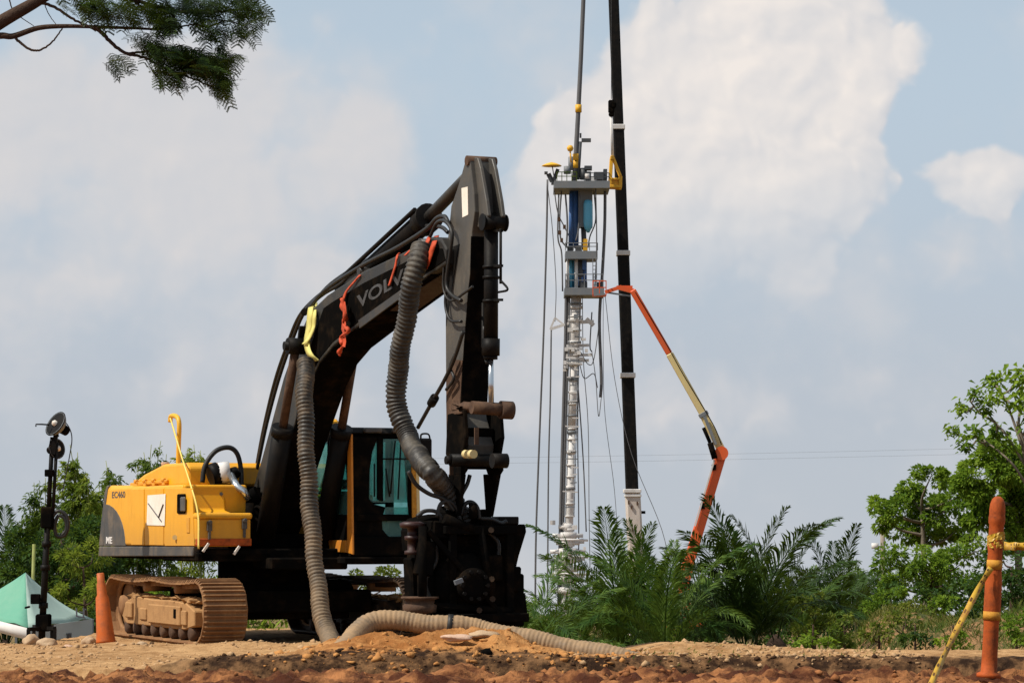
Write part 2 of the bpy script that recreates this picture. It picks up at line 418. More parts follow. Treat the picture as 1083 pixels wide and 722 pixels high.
def tag(o, label, cat, group=None, kind=None):
    if label: o['label'] = label
    if cat: o['category'] = cat
    if group: o['group'] = group
    if kind: o['kind'] = kind
    return o
def thing(name, label, cat, loc=(0, 0, 0), rz=0, group=None):
    o = bpy.data.objects.new(name, None); COL.objects.link(o); o.empty_display_size = .2
    o.location = loc; o.rotation_euler = (0, 0, rz)
    return tag(o, label, cat, group)
def np_mesh(name, V, F, mat, parent=None, smooth=False):
    """V (n,3), F (m,k) with constant k"""
    me = bpy.data.meshes.new(name); n, k = F.shape
    me.vertices.add(len(V)); me.vertices.foreach_set('co', np.ascontiguousarray(V, dtype=np.float32).ravel())
    me.loops.add(n * k); me.loops.foreach_set('vertex_index', np.ascontiguousarray(F, dtype=np.int32).ravel())
    me.polygons.add(n); me.polygons.foreach_set('loop_start', np.arange(0, n * k, k, dtype=np.int32))
    me.polygons.foreach_set('loop_total', np.full(n, k, dtype=np.int32))
    if smooth: me.polygons.foreach_set('use_smooth', np.ones(n, dtype=bool))
    me.update(calc_edges=True); me.materials.append(M[mat])
    o = bpy.data.objects.new(name, me); COL.objects.link(o)
    if parent is not None: o.parent = parent
    return o
def spline(pts, n=12):
    """Catmull-Rom through the points"""
    P = [Vector(p) for p in pts]; P = [P[0] * 2 - P[1]] + P + [P[-1] * 2 - P[-2]]; out = []
    for i in range(1, len(P) - 2):
        a, b, c, d = P[i - 1:i + 3]
        for j in range(n):
            t = j / n
            out.append(.5 * ((2 * b) + (c - a) * t + (2 * a - 5 * b + 4 * c - d) * t * t + (3 * b - a - 3 * c + d) * t ** 3))
    out.append(P[-2]); return out
def resample(pts, step):
    out = [pts[0]]; acc = 0
    for a, b in zip(pts, pts[1:]):
        L = (b - a).length; d = step - acc
        while d <= L and L > 0:
            out.append(a.lerp(b, d / L)); d += step
        acc = L - (d - step)
    return out
def text_mesh(body, width, extr, mtx, name, mat, parent=None, bold=0.0, height=None):
    cu = bpy.data.curves.new(name, 'FONT'); cu.body = body; cu.size = 1; cu.extrude = 0.01; cu.offset = bold
    t = bpy.data.objects.new(name, cu); COL.objects.link(t)
    bpy.context.view_layer.update()
    me = bpy.data.meshes.new_from_object(t.evaluated_get(bpy.context.evaluated_depsgraph_get()))
    bpy.data.objects.remove(t); bpy.data.curves.remove(cu)
    v = np.zeros(len(me.vertices) * 3, dtype=np.float32); me.vertices.foreach_get('co', v); v = v.reshape(-1, 3)
    w = v[:, 0].max() - v[:, 0].min(); h = v[:, 1].max() - v[:, 1].min()
    v[:, 0] = (v[:, 0] - v[:, 0].min()) * width / w
    v[:, 1] = (v[:, 1] - v[:, 1].min()) * ((height / h) if height else width / w)
    v[:, 2] = v[:, 2] / .01 * extr
    me.vertices.foreach_set('co', v.ravel()); me.transform(mtx); me.update()
    me.materials.clear(); me.materials.append(M[mat]); me.name = name
    o = bpy.data.objects.new(name, me); COL.objects.link(o)
    if parent is not None: o.parent = parent
    return o
def frame(origin, x, y):
    x = Vector(x).normalized(); y = Vector(y); y = (y - x * y.dot(x)).normalized(); z = x.cross(y)
    m = Matrix((x, y, z)).transposed().to_4x4(); m.translation = Vector(origin); return m
def sstep(a, b, x):
    t = min(1, max(0, (x - a) / (b - a))); return t * t * (3 - 2 * t)
#%%TERRAIN
# ------------------------------------------------------------------ terrain
_H = np.random.default_rng(3).random((256, 256))
def vnoise(x, y):
    xi = np.floor(x).astype(int); yi = np.floor(y).astype(int); fx = x - xi; fy = y - yi
    fx = fx * fx * (3 - 2 * fx); fy = fy * fy * (3 - 2 * fy)
    g = lambda a, b: _H[a & 255, b & 255]
    return (g(xi, yi) * (1 - fx) + g(xi + 1, yi) * fx) * (1 - fy) + (g(xi, yi + 1) * (1 - fx) + g(xi + 1, yi + 1) * fx) * fy
def fbm(x, y, o=4):
    s = 0; a = .5
    for i in range(o):
        s = s + a * (vnoise(x * 2 ** i + 17.3 * i, y * 2 ** i + 5.1 * i) - .5); a *= .55
    return s
def sm(a, b, x):
    t = np.clip((x - a) / (b - a), 0, 1); return t * t * (3 - 2 * t)
def height(x, y):
    x = np.asarray(x, float); y = np.asarray(y, float)
    n1 = fbm(x * .9, y * .9); n2 = fbm(x * 4.2 + 9, y * 4.2 + 3); n3 = fbm(x * 13 + 2, y * 13 + 8, 3)
    # red spoil bank close to the camera
    h = (.690 + .05 * n1 + .13 * n2 + .10 * n3) * sm(9, 13.2, y) * (1 - sm(16.4 + .6 * n1, 18.6, y)) * (1 - sm(14, 22, np.abs(x)))
    # shallow ditch between the bank and the pad
    h = h - .32 * sm(18, 21, y) * (1 - sm(30.6 + .25 * n1, 31.15 + .25 * n1, y))
    # lip of the pad
    h = h + (.02 + .13 * sm(-4.2, -3.2, x)) * sm(30.6, 31.2, y) * (1 - sm(31.3, 33.5, y) * (1 - sm(1.2, 2.0, x)))
    # orange heap that the hoses lie on
    hp = np.exp(-((x + .95) / 1.35) ** 4) * np.exp(-((y - 32.15) / .75) ** 2)
    h = h + hp * (.30 + .22 * n1 + .20 * n2)
    h = h + .10 * np.exp(-((x - 1.9) / 1.2) ** 2) * np.exp(-((y - 32.6) / .7) ** 2)
    # small rubble rows round the tracks
    h = h + .16 * np.exp(-((y - 36.2) / .8) ** 2) * sm(-6.5, -5.0, x) * (1 - sm(-2.2, -1.2, x)) * (.5 + n1)
    soil = sm(11, 13, y) * (.6 + 1.6 * np.clip(fbm(x * .6 + 31, y * .6), -.2, .5)) * (1 - sm(46, 50, y))
    nb = .5 - np.abs(fbm(x * 6.5 + 40, y * 6.5 + 11, 3)) * 3; nf = fbm(x * 24 + 3, y * 24 + 6, 2)
    h = h + sm(12, 13.5, y) * (1 - sm(16.6, 18, y)) * (.055 * nb + .035 * nf)
    h = h + sm(30.6, 31.2, y) * (1 - sm(33.5, 35, y)) * (.030 * nb + .02 * nf)
    h = h + soil * (.05 * n2 + .03 * n3) * (1 - .6 * sm(33, 36, y) * (1 - sm(-8, -7, x)))
    # edge of the pad and the lower ground behind it, falling away gently for ever
    edge = 44.5 - 5.9 * (1 - sm(-6.7, -5.8, x)) - 7.5 * sm(-3.2, .6, x) - 4.2 * sm(1.2, 3.0, x)
    drop = sm(edge, edge + 6, y)
    far = -2.0 - .03 * np.clip(y - 55, 0, 1e5) - .000 * x
    h = h * (1 - drop) + drop * (far + .35 * n1)
    # overgrown bank at the right
    h = h + 1.75 * sm(5.2, 7.6, x) * sm(44, 52, y) * (1 - sm(58, 70, y)) * (1 - sm(30, 50, x)) * (1 + .25 * n1)
    return h
def H(x, y): return float(height(x, y))

def grow(a, b, s, k):
    out = [a]
    while out[-1] < b: out.append(out[-1] + s); s *= k
    return out
def make_ground():
    xs = np.concatenate([np.arange(-8.5, -3.4, .08), np.arange(-3.4, 3.4, .032), np.arange(3.4, 8.5, .08)])
    xr = np.array(grow(8.5, 3000, .12, 1.28)[1:] if False else grow(8.5, 3000, .12, 1.28))
    xs = np.concatenate([-xr[::-1], xs[1:], xr])
    ys = np.concatenate([np.array(grow(0, 3000, 2, 1.6))[::-1][:-1] * -1, np.arange(0, 12.4, 1.0), np.arange(12.4, 13.4, .1), np.arange(13.4, 16.8, .030), np.arange(16.8, 19, .1), np.arange(19, 30.4, .25),
                         np.arange(30.4, 35, .045), np.arange(35, 47, .09), np.array(grow(47, 4500, .3, 1.12))])
    X, Y = np.meshgrid(xs, ys); Z = height(X, Y)
    V = np.stack([X, Y, Z], -1).reshape(-1, 3); nx = len(xs); ny = len(ys)
    i, j = np.meshgrid(np.arange(nx - 1), np.arange(ny - 1)); a = (j * nx + i).ravel()
    F = np.stack([a, a + 1, a + nx + 1, a + nx], -1)
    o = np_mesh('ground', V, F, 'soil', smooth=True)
    tag(o, 'bare orange and tan soil of the work site, falling away behind', None, kind='structure')
make_ground()

# lumps of soil lying on the ground: nobody could count them
def ico():
    bm = bmesh.new(); bmesh.ops.create_icosphere(bm, subdivisions=1, radius=1)
    v = np.array([q.co[:] for q in bm.verts]); f = np.array([[q.index for q in g.verts] for g in bm.faces]); bm.free(); return v, f
IV, IF = ico()
def clods(name, mat, P, S, label, flat=.7):
    n = len(P); k = len(IV)
    d = 1 + RNG.uniform(-.5, .38, (n, k, 1)); V = IV[None] * d * S[:, None, None]
    V = V * RNG.uniform(.55, 1.5, (n, 1, 3)); V[..., 2] *= flat
    a = RNG.uniform(0, 6.283, n); c, s = np.cos(a)[:, None], np.sin(a)[:, None]
    x = V[..., 0] * c - V[..., 1] * s; y = V[..., 0] * s + V[..., 1] * c
    V[..., 0] = x; V[..., 1] = y
    V = V + P[:, None, :]
    F = IF[None] + (np.arange(n) * k)[:, None, None]
    o = np_mesh(name, V.reshape(-1, 3), F.reshape(-1, 3), mat)
    return tag(o, label, None, kind='stuff')
def scatter(n, x0, x1, y0, y1, smin, smax, p=3.0, lift=.05, keep=None):
    x = RNG.uniform(x0, x1, n); y = RNG.uniform(y0, y1, n); S = smin + (smax - smin) * RNG.random(n) ** p
    if keep is not None:
        q = keep(x, y) > RNG.random(n); x, y, S = x[q], y[q], S[q]
    return np.stack([x, y, height(x, y) + S * lift], -1), S
P1, S1 = scatter(9000, -3.4, 3.4, 13.2, 17.0, .003, .026, 3.2, keep=lambda x, y: np.clip(.25 + 2.2 * fbm(x * 1.4, y * 1.4), .04, 1))
clods('red_soil_clods', 'clod_red', P1, S1, 'red clods on the near bank')
P2, S2 = scatter(6000, -8.5, -2, 31.2, 40, .006, .042, 4.2, keep=lambda x, y: np.clip(.35 + 2.2 * fbm(x * 1.1, y * 1.1), .05, 1))
P3, S3 = scatter(1500, .6, 4.5, 31.0, 34.5, .008, .04, 3.4)
clods('tan_soil_clods', 'clod_tan', np.concatenate([P2, P3]), np.concatenate([S2, S3]), 'tan rubble round the tracks')
P4, S4 = scatter(3600, -3.0, 1.4, 30.9, 33.6, .006, .05, 3.6, keep=lambda x, y: np.clip(.45 + 2.2 * fbm(x * 1.6, y * 1.6), .05, 1))
clods('orange_soil_clods', 'clod_org', P4, S4, 'orange clods on the heap under the hoses')

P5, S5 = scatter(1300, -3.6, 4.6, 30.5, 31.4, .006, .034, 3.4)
clods('dark_soil_clods', 'clod_dark', P5, S5, 'dark clods along the cut edge of the pad')
# ------------------------------------------------------------------ excavator
TH = R(23.5); EO = Vector((-3.41, 40.07, 0))
EF = Vector((math.sin(TH), -math.cos(TH), 0)); ER = Vector((-math.cos(TH), -math.sin(TH), 0))
def loc(w): w = w - EO; return Vector((w.dot(ER), w.dot(EF), w.z))       # world -> excavator (right, forward, up)
def wld(l): return EO + ER * l[0] + EF * l[1] + Vector((0, 0, l[2]))
def Lr(u, v, r):
    d = ray(u, v); t = (r - (CAM - EO).dot(ER)) / d.dot(ER); return loc(CAM + d * t)
def Lf(u, v, f):
    d = ray(u, v); t = (f - (CAM - EO).dot(EF)) / d.dot(EF); return loc(CAM + d * t)
EXROT = math.pi + TH
X = Vector((1, 0, 0))
def poly(px, r, w, mb=None):
    """plate whose visible outline lies on the plane x = r, w thick towards -x"""
    mb = mb or MB(); return mb.prism([Lr(u, v, r) for u, v in px], (-w, 0, 0))

def make_excavator():
    ex = thing('excavator', 'yellow crawler excavator with raised dusty black boom and arm', 'excavator', EO, EXROT)
    # ---------------- tracks
    RAD, ZC, F0, F1 = .40, .445, -2.08, 1.98
    shoe = MB()
    shoe.box((0, 0, .0), (.60, .200, .022))
    for k in (-.078, -.005, .068): shoe.box((0, k, .026), (.60, .020, .036), top=.9)
    for s in (-1, 1): shoe.box((s * .10, 0, -.04), (.05, .19, .06))
    shoe_o = None
    straight = F1 - F0; per = 2 * straight + 2 * math.pi * RAD; ns = 54
    for side in (1, -1):
        rc = 1.40 * side
        tr = MB()
        # endless chain behind the shoes
        for s in (-.09, .09):
            pts = []
            for i in range(24):
                a = math.pi / 2 - math.pi * i / 23; pts.append((rc + s, F1 + math.cos(a) * (RAD - .06), ZC + math.sin(a) * (RAD - .06)))
            for i in range(24):
                a = -math.pi / 2 - math.pi * i / 23; pts.append((rc + s, F0 + math.cos(a) * (RAD - .06), ZC + math.sin(a) * (RAD - .06)))
            pts.append(pts[0]); tr.tube(pts, .035, 6, caps=False)
        tk = tr.build('track', 'shoe', ex)
        if side < 0: shoe_o = None
        for i in range(ns):
            d = per * i / ns
            if d < straight: f, z, a = F0 + d, ZC + RAD, 0
            elif d < straight + math.pi * RAD:
                b = (d - straight) / RAD; f, z, a = F1 + math.sin(b) * RAD, ZC + math.cos(b) * RAD, -b
            elif d < 2 * straight + math.pi * RAD:
                f, z, a = F1 - (d - straight - math.pi * RAD), ZC - RAD, math.pi
            else:
                b = (d - 2 * straight - math.pi * RAD) / RAD; f, z, a = F0 - math.sin(b) * RAD, ZC - math.cos(b) * RAD, math.pi - b
            if a == 0:   # the upper run sags between carrier rollers
                z -= .035 * abs(math.sin((f - F0) / straight * math.pi * 2))
            if shoe_o is None:
                shoe_o = shoe.build('track_shoe', 'shoe' if side > 0 else 'shade_steel', tk); o = shoe_o
            else:
                o = shoe_o.copy(); COL.objects.link(o); o.parent = tk
            o.location = (rc, f, z); o.rotation_euler = (a, 0, 0)
        # frame
        fr = MB()
        xo = rc + side * .02
        prof = [(-1.75, .30), (-1.55, .52), (-1.1, .60), (-.2, .57), (.6, .58), (1.35, .56), (1.75, .46), (1.75, .26), (1.3, .20), (-1.5, .20)]
        fr.prism([(xo + .21, f, z) for f, z in prof], (-.42, 0, 0))
        fr.box((xo, -1.3, .40), (.50, .32, .22)); fr.box((xo, .45, .38), (.50, 1.5, .26)); fr.box((xo, 1.35, .36), (.49, .22, .2))
        fr.box((xo, -.62, .36), (.47, .30, .17))
        tf = fr.build('track_frame', 'dust' if side > 0 else 'shade_steel', ex, bevel=.015)
        fx = MB()
        fx.box((xo + side * .252, 1.0, .41), (.012, .10, .12))
        fx.build('inspection_hole', 'shade_black', tf)
        for f, r0 in ((F1, RAD - .05), (F0, RAD - .05)):
            w = MB(); w.lathe([(.05, -.16), (.14, -.15), (.16, -.06), (r0 - .08, -.05), (r0, -.045), (r0, .045), (r0 - .08, .05), (.16, .06), (.14, .15), (.05, .16)], (rc, f, ZC), (1, 0, 0), 28)
            if f == F0:
                for i in range(21):
                    a = i * 2 * math.pi / 21; w.box((rc, f + math.cos(a) * (r0 + .01), ZC + math.sin(a) * (r0 + .01)), (.06, .06, .05), Matrix.Rotation(a, 3, 'X'))
            w.build('drive_sprocket' if f == F0 else 'idler_wheel', 'shade_steel' if side < 0 else 'dust' if f == F1 else 'shoe', ex)
        for i in range(8):
            w = MB(); f = -1.55 + i * .44
            w.lathe([(.07, -.23), (.10, -.2), (.10, -.12), (.075, -.1), (.075, .1), (.10, .12), (.10, .2), (.07, .23)], (rc, f, .155), (1, 0, 0), 14)
            w.build('track_roller', 'rust', ex)
        for f in (-.75, .75):
            w = MB(); w.lathe([(.05, -.2), (.08, -.19), (.08, .19), (.05, .2)], (rc, f, .75), (1, 0, 0), 14); w.build('carrier_roller', 'shoe', ex)
        mud = MB()
        for i in range(60):
            f = random.uniform(-1.6, 1.6); s = random.uniform(.03, .075)
            v = [Vector((q[0] * s * random.uniform(.7, 1.3) + xo + side * random.uniform(-.1, .2), q[1] * s * 1.3 * random.uniform(.7, 1.3) + f, q[2] * s * .9 * random.uniform(.7, 1.2) + .585)) for q in IV]
            mud.add(v, [list(t) for t in IF])
        tag(mud.build('caked_mud', 'dust', tf), None, None, kind='stuff')
    cb = MB()
    cb.box((0, 0, .62), (2.3, 1.5, .42), top=.85); cb.cyl((0, 0, .8), (0, 0, 1.14), .72, n=28)
    cb.box((0, .95, .56), (2.2, .42, .30)); cb.box((0, -.95, .56), (2.2, .42, .30)); cb.box((0, 0, .38), (1.7, 1.9, .14))
    cb.build('carbody', 'shade_black', ex, bevel=.02)
    # ---------------- upper structure
    db = MB()
    db.box((0, -.9, 1.20), (2.84, 4.5, .16)); db.box((0, .6, 1.08), (1.1, 2.2, .16)); db.box((-.95, 1.0, 1.12), (1.1, 1.9, .10))
    db.box((0, -1.2, 1.36), (2.7, 3.7, .24)); db.box((.95, .55, 1.17), (1.05, 1.6, .12))
    db.build('deck_frame', 'shade_black', ex, bevel=.02)
    # right-hand engine housing
    hs = MB()
    top = 2.15
    hs.prism([(1.5, -2.95, 1.31), (1.5, 1.40, 1.31), (1.5, 1.40, 1.72), (1.5, .78, 1.80), (1.5, .70, top), (1.5, -2.95, top)], (-.62, 0, 0))
    hs.box((.45, -1.45, 1.75), (1.6, 2.6, .72)); hs.box((-.7, -1.3, 1.7), (1.5, 3.2, .66))
    ho = hs.build('engine_housing', 'yellow', ex, bevel=.035, seg=3)
    # panels standing proud of the side, with open joints between them
    def side_panel(px, name, mat='yellow', r=1.512, w=.03, parent=ex, bev=.006):
        return poly(px, r, w).build(name, mat, parent, bevel=bev)
    side_panel([(138.5, 517), (152, 516.5), (152, 576), (138.5, 576)], 'side_panel')
    dr = side_panel([(153.2, 516.5), (172.6, 516), (172.6, 576.5), (153.2, 576)], 'side_door')
    sd = side_panel([(174, 516), (203, 516), (204, 545), (205, 577), (174, 577)], 'side_door')
    MB().box(Lr(192, 532.5, 1.52), (.03, .36, .27)).build('latch_recess', 'shade_black', sd, bevel=.03)
    MB().box(Lr(193.5, 533, 1.54), (.03, .20, .20)).build('latch', 'grey', sd, bevel=.02)
    MB().box(Lr(199, 555, 1.517), (.012, .13, .21)).build('handle_slot', 'yellow2', sd, bevel=.02)
    MB().cyl(Lr(185, 568, 1.52), Lr(185, 568, 1.54), .035).build('key_lock', 'cream', sd)
    # paper notice taped on the door
    pp = MB().prism([Lr(u, v, 1.522) for u, v in ((156, 523.5), (175, 522), (174, 555.5), (155, 555))], (-.004, 0, 0)).build('paper_notice', 'paper', dr)
    fold = MB()
    for a, b in (((157, 532), (168, 547)), ((168, 547), (173, 533)), ((168, 547), (171, 551))):
        fold.bar(Lr(*a, 1.5245), Lr(*b, 1.5245), .004, .03, up=(1, 0, 0))
    fold.build('crease_mark', 'ink', pp)
    # skirt along the bottom
    poly([(104.5, 577.5), (204.5, 577.5), (203.5, 588), (104, 588)], 1.506, .5).build('grey_skirt', 'grey', ex, bevel=.012)
    # counterweight
    cw = MB()
    a = [Lr(u, v, 1.49) for u, v in ((112.5, 513), (138, 513), (138, 577.2), (104.5, 577.2))]
    cw.prism(a, (-2.98, 0, 0))
    cwo = cw.build('counterweight', 'yellow', ex, bevel=.07, seg=3)
    q = [(104.4, 577.0), (107, 550), (110.5, 520), (112.5, 513.5), (114.5, 513.5), (111.5, 535), (109.5, 577.0)]
    poly(q, 1.497, 3.0).build('bumper_edge', 'grey', cwo, bevel=.01)
    arc = [(109.7, 576.8), (111.2, 533)]
    for i in range(9):
        t = i / 8; arc.append((111.5 + 21 * math.sin(t * math.pi / 2), 533 + 43.8 * (1 - math.cos(t * math.pi / 2))))
    poly(arc, 1.503, .03).build('grey_swoosh', 'grey', cwo, bevel=.004)
    o1 = Lr(118.5, 526.5, 1.5005); text_mesh('EC460', (Lr(132.5, 526, 1.50) - Lr(118.5, 526.5, 1.50)).length, .003, frame(o1, (0, 1, 0), (0, 0, 1)), 'lettering', 'ink', cwo, .02, .095)
    o1 = Lr(112.3, 574.5, 1.506); text_mesh('ME', .33, .003, frame(o1, (0, 1, 0), (0, 0, 1)), 'lettering', 'white', cwo, .03, .10)
    # hood
    hd = MB()
    prof = [(-2.85, 2.14), (-2.80, 2.22), (-2.2, 2.34), (-1.2, 2.47), (-.1, 2.47), (.0, 2.40), (.02, 2.14)]
    hd.prism([(1.20, f, z) for f, z in prof], (-2.2, 0, 0))
    hdo = hd.build('engine_hood', 'yellow', ex, bevel=.06, seg=3)
    hg = MB()
    for f in (-2.4, -1.95, -1.5, -1.0): hg.box((1.22, f, 2.20), (.08, .12, .08)); hg.cyl((1.25, f - .05, 2.24), (1.25, f + .05, 2.24), .03)
    hg.bar((1.22, -2.75, 2.20), (1.22, -.9, 2.22), .05)
    hg.build('hood_hinge', 'yellow2', hdo, bevel=.01)
    MB().prism([(.62, -.02, 2.16), (.62, .06, 2.16), (.62, .06, 2.42), (.62, -.02, 2.42)], (-1.3, 0, 0)).build('hood_front_panel', 'yellow2', hdo, bevel=.02)
    # upper box in front of the engine bay and the tool box
    MB().box((1.02, .52, 1.95), (.90, .42, .40)).build('fuel_tank', 'yellow', ex, bevel=.03, seg=2)
    bt = MB()
    for u, v in ((234, 522), (234, 541)): bt.cyl(Lf(u, v, .735), Lf(u, v, .75), .025, n=8)
    bt.build('tank_bolt', 'grey', ex)
    tb = MB(); tb.box((1.12, 1.15, 1.50), (.74, .58, .36)); tbo = tb.build('tool_box', 'yellow', ex, bevel=.02, seg=2)
    l = MB(); l.box((1.12, 1.16, 1.72), (.78, .62, .085)); l.build('tool_box_lid', 'yellow', tbo, bevel=.035, seg=3)
    l = MB(); l.box((1.12, 1.17, 1.37), (.76, .58, .10)); l.build('step_band', 'orange_dirty', tbo, bevel=.01)
    for u, v in ((221.5, 556), (258.5, 554)):
        c = Lf(u, v, 1.46); l = MB(); l.box(c, (.07, .04, .13)); l.cyl(c + Vector((0, .02, .05)), c + Vector((0, .05, .05)), .03, n=8); l.box(c - Vector((0, 0, .12)), (.035, .03, .12))
        l.build('box_latch', 'grey', tbo, bevel=.005)
    l = MB()
    for u, v in ((218.5, 579), (251, 582)): c = Lf(u, v, 1.50); l.bar(c + Vector((.05, 0, -.05)), c + Vector((-.03, 0, .06)), .03)
    l.build('hanging_tie', 'paper', tbo)
    # exhaust, rail and strap
    e = MB(); e.lathe([(.055, 0), (.055, .28), (.065, .30), (.055, .32)], (.9, -2.1, 2.2), (0, 0, 1), 14); e.build('exhaust_pipe', 'rock2', ex)
    c0 = Lr(188, 512, .95); h0 = spline([c0, Lr(189, 470, .95), Lr(189.5, 448, .95), Lr(187, 440.5, .95), Lr(181, 440, .95), Lr(180, 446, .95)], 6)
    MB().tube(h0, .035, 8).build('hand_rail', 'hook', ex)
    rp = spline([Lr(179.5, 441, .97), Lr(191, 480, 1.2), Lr(202, 515, 1.5), Lr(209, 545, 1.53), Lr(209.5, 580, 1.535)], 8)
    sv = MB(); sv.strip([p + Vector((0, .028, .0)) for p in rp], [p - Vector((0, .028, .0)) for p in rp]); sv.build('pale_strap', 'rope', ex, solid=.012)
    # machinery between housing and boom
    mc = MB()
    mc.box((.62, .1, 1.72), (.6, .9, .8)); mc.box((.60, .75, 1.55), (.34, .5, .40)); mc.cyl((.66, .55, 1.85), (.42, .75, 2.05), .10); mc.cyl((.62, 1.0, 1.45), (.62, 1.0, 1.9), .06)
    for i in range(5): mc.tube(spline([(.7 - i * .1, .6, 1.5 + .1 * i), (.66 - .09 * i, .95, 1.75 + .05 * i), (.45 - .05 * i, 1.1, 1.6)], 6), .025, 6)
    mc.build('control_valve', 'shade_black', ex)
    vm = MB(); vm.cyl(Lf(222, 503, .3), Lf(231, 500, .3), .16, n=16); vm.cyl(Lf(243, 499, .35), Lf(247, 505, .4), .12, n=14)
    vmo = vm.build('swivel_joint', 'black', ex)
    MB().cyl(Lf(231, 500, .31), Lf(243, 499, .35), .15, n=16).build('white_sleeve', 'white', vmo)
    MB().tube([Lf(244, 502, .5), Lf(250, 514, .7), Lf(258, 519, .8), Lf(263, 528, .8)], .05, 8).build('elbow_pipe', 'chrome', vmo)
    MB().tube(spline([Lf(214, 510, .3), Lf(217, 492, .3), Lf(228, 477, .3), Lf(242, 473, .3), Lf(251, 480, .3), Lf(255, 498, .3), Lf(255, 520, .4)], 8), .035, 8).build('return_hose', 'rubber', ex)
    # ---------------- boom
    RB = .27
    UP = [(266, 521), (276, 487), (285, 454), (299.5, 400), (312, 364), (327, 330.5), (346, 312), (383, 287.5), (428, 266), (456, 250.5), (466, 252), (472, 263)]
    LO = [(471, 280), (455, 290), (428, 308), (404, 326), (380, 344), (352, 366), (338, 383), (327, 405), (316, 436), (303, 474), (291, 512), (282, 552), (276, 566)]
    bo = poly(UP + LO + [(266, 560), (264, 540)], RB, 2 * RB).build('boom', 'boom', ex, bevel=.02, seg=2)
    poly([(342, 326), (352, 319), (385, 299), (428, 277.5), (458, 262), (468, 263), (470.5, 275), (455, 286), (428, 303), (404, 321), (380, 339), (352, 361), (338, 378), (327, 400), (322, 412), (318, 404), (326, 374)], RB + .008, .02).build('black_side_plate', 'shade_black', bo)
    poly([(379, 338.5), (428, 303.5), (430, 310), (380, 347)], RB + .012, .02).build('grey_stripe', 'band', bo)
    bp = MB(); L_ = [Lr(u, v, RB) - X * .012 for u, v in LO[1:]]
    bp.prism(L_ + [p + Vector((0, .010, -.012)) for p in reversed(L_)], (-2 * RB + .024, 0, 0)); bp.build('shaded_bottom_plate', 'shade_black', bo)  # shade of the boom underside, put on as a black plate
    L_ = [Lr(u, v, RB) - X * .1 for u, v in LO[:4]]
    MB().prism([p + Vector((0, .006, -.020)) for p in L_] + [p + Vector((0, .02, -.030)) for p in reversed(L_)], (-2 * RB + .2, 0, 0)).build('oxide_patch', 'oxide', bo)
    p0, p1 = Lr(378, 327, RB + .009), Lr(443, 289, RB + .009)
    text_mesh('VOLVO', (p1 - p0).length, .004, frame(p0, p1 - p0, (0, -(p1 - p0).z, (p1 - p0).y)), 'lettering', 'letter', bo, .02, .17)
    bk = MB()
    bk.prism([Lr(u, v, .2) for u, v in ((364, 300), (372, 286), (384, 283), (392, 284))], (-.05, 0, 0)); bk.prism([Lr(u, v, -.15) for u, v in ((394, 296), (402, 282), (414, 278), (422, 280))], (-.05, 0, 0))
    bk.cyl(Lr(379, 287, .24), Lr(379, 287, .24) - X * .48, .06)
    bk.build('cylinder_bracket', 'boom', bo)
    tp = Lr(468, 262, 0); pn = MB().cyl((.30, tp.y, tp.z), (-.30, tp.y, tp.z), .10, n=18); pn.build('boom_tip_pin', 'band', bo)
    # hoist cylinders
    for s in (1, -1):
        t0 = Lr(313, 366, .42); b0 = Lr(281, 566, .42); t0.x = b0.x = .42 * s; d = (b0 - t0)
        m = MB(); k = t0 + d * .43; m.cyl(k, b0, .135, n=18); m.cyl(k - d.normalized() * .03, k + d.normalized() * .1, .15, n=18)
        bc = m.build('hoist_cylinder', 'black', ex)
        MB().cyl(t0, k, .06, n=14).build('cylinder_rod', 'rust' if s > 0 else 'rust', bc)
        m = MB(); m.cyl(t0 + X * .12, t0 - X * .12, .11, n=16); m.cyl(t0 + X * .17 * s, t0 - X * .3 * s, .06, n=14); m.build('rod_eye', 'black', bc)
    # arm cylinder on top of the boom
    a0, a1, a2 = Lr(372, 291, 0) , Lr(470, 240, 0), Lr(508, 181, 0)
    a0 = Lr(357, 310, .1); a1 = Lr(454, 222, .1); a2 = Lr(492, 181, .1)
    for q in (a0, a1, a2): q.x = 0
    dd = (a1 - a0).normalized(); a1 = a0 + dd * (Lr(452, 225, 0) - a0).length
    m = MB(); m.cyl(a0, a1, .145, n=18); m.cyl(a1 - dd * .16, a1 + dd * .05, .18, n=18); m.tube([a0 + Vector((.16, 0, .1)), a1 + Vector((.17, 0, .1))], .03, 6)
    ac = m.build('arm_cylinder', 'black', ex)
    MB().cyl(a1, a2, .075, n=14).build('cylinder_rod', 'boom', ac)
    # ---------------- arm (stick)
    AP = [(492, 170), (493.5, 165), (496.5, 165.5), (498, 180), (501, 205), (502, 224), (499, 246), (497, 290), (494.5, 312), (493, 333), (490.5, 364), (487.5, 415), (486.5, 436), (495, 470), (493, 492), (478, 492),
          (472, 478), (471.5, 425), (471, 330), (471.5, 270), (475, 238), (477, 218), (483, 201), (487.5, 186)]
    arm = poly(AP, .165, .33).build('arm', 'arm', ex, bevel=.012, seg=2)
    # fore plate behind the bucket cylinder, its shade put into a black colour
    ff = MB(); e0 = [(498, 250), (497, 290), (494.5, 312), (493, 333), (490.5, 364), (487.5, 415), (486.5, 436)]
    L_ = [Lr(u, v, .167) for u, v in e0]; ff.prism(L_ + [p + Vector((0, .02, 0)) for p in reversed(L_)], (-.334, 0, 0)); ff.build('shaded_fore_plate', 'shade_black', arm)
    # browner plate on the lower left of the arm
    poly([(471.8, 425), (472, 392), (480, 380), (489, 381), (487.3, 415), (486, 436), (494, 470), (492, 491), (479, 491), (473, 478)], .171, .02).build('wear_plate', 'rust', arm)
    poly([(471.5, 345), (476, 262), (486, 258), (478, 305)], .170, .01).build('oily_stain_plate', 'black', arm)
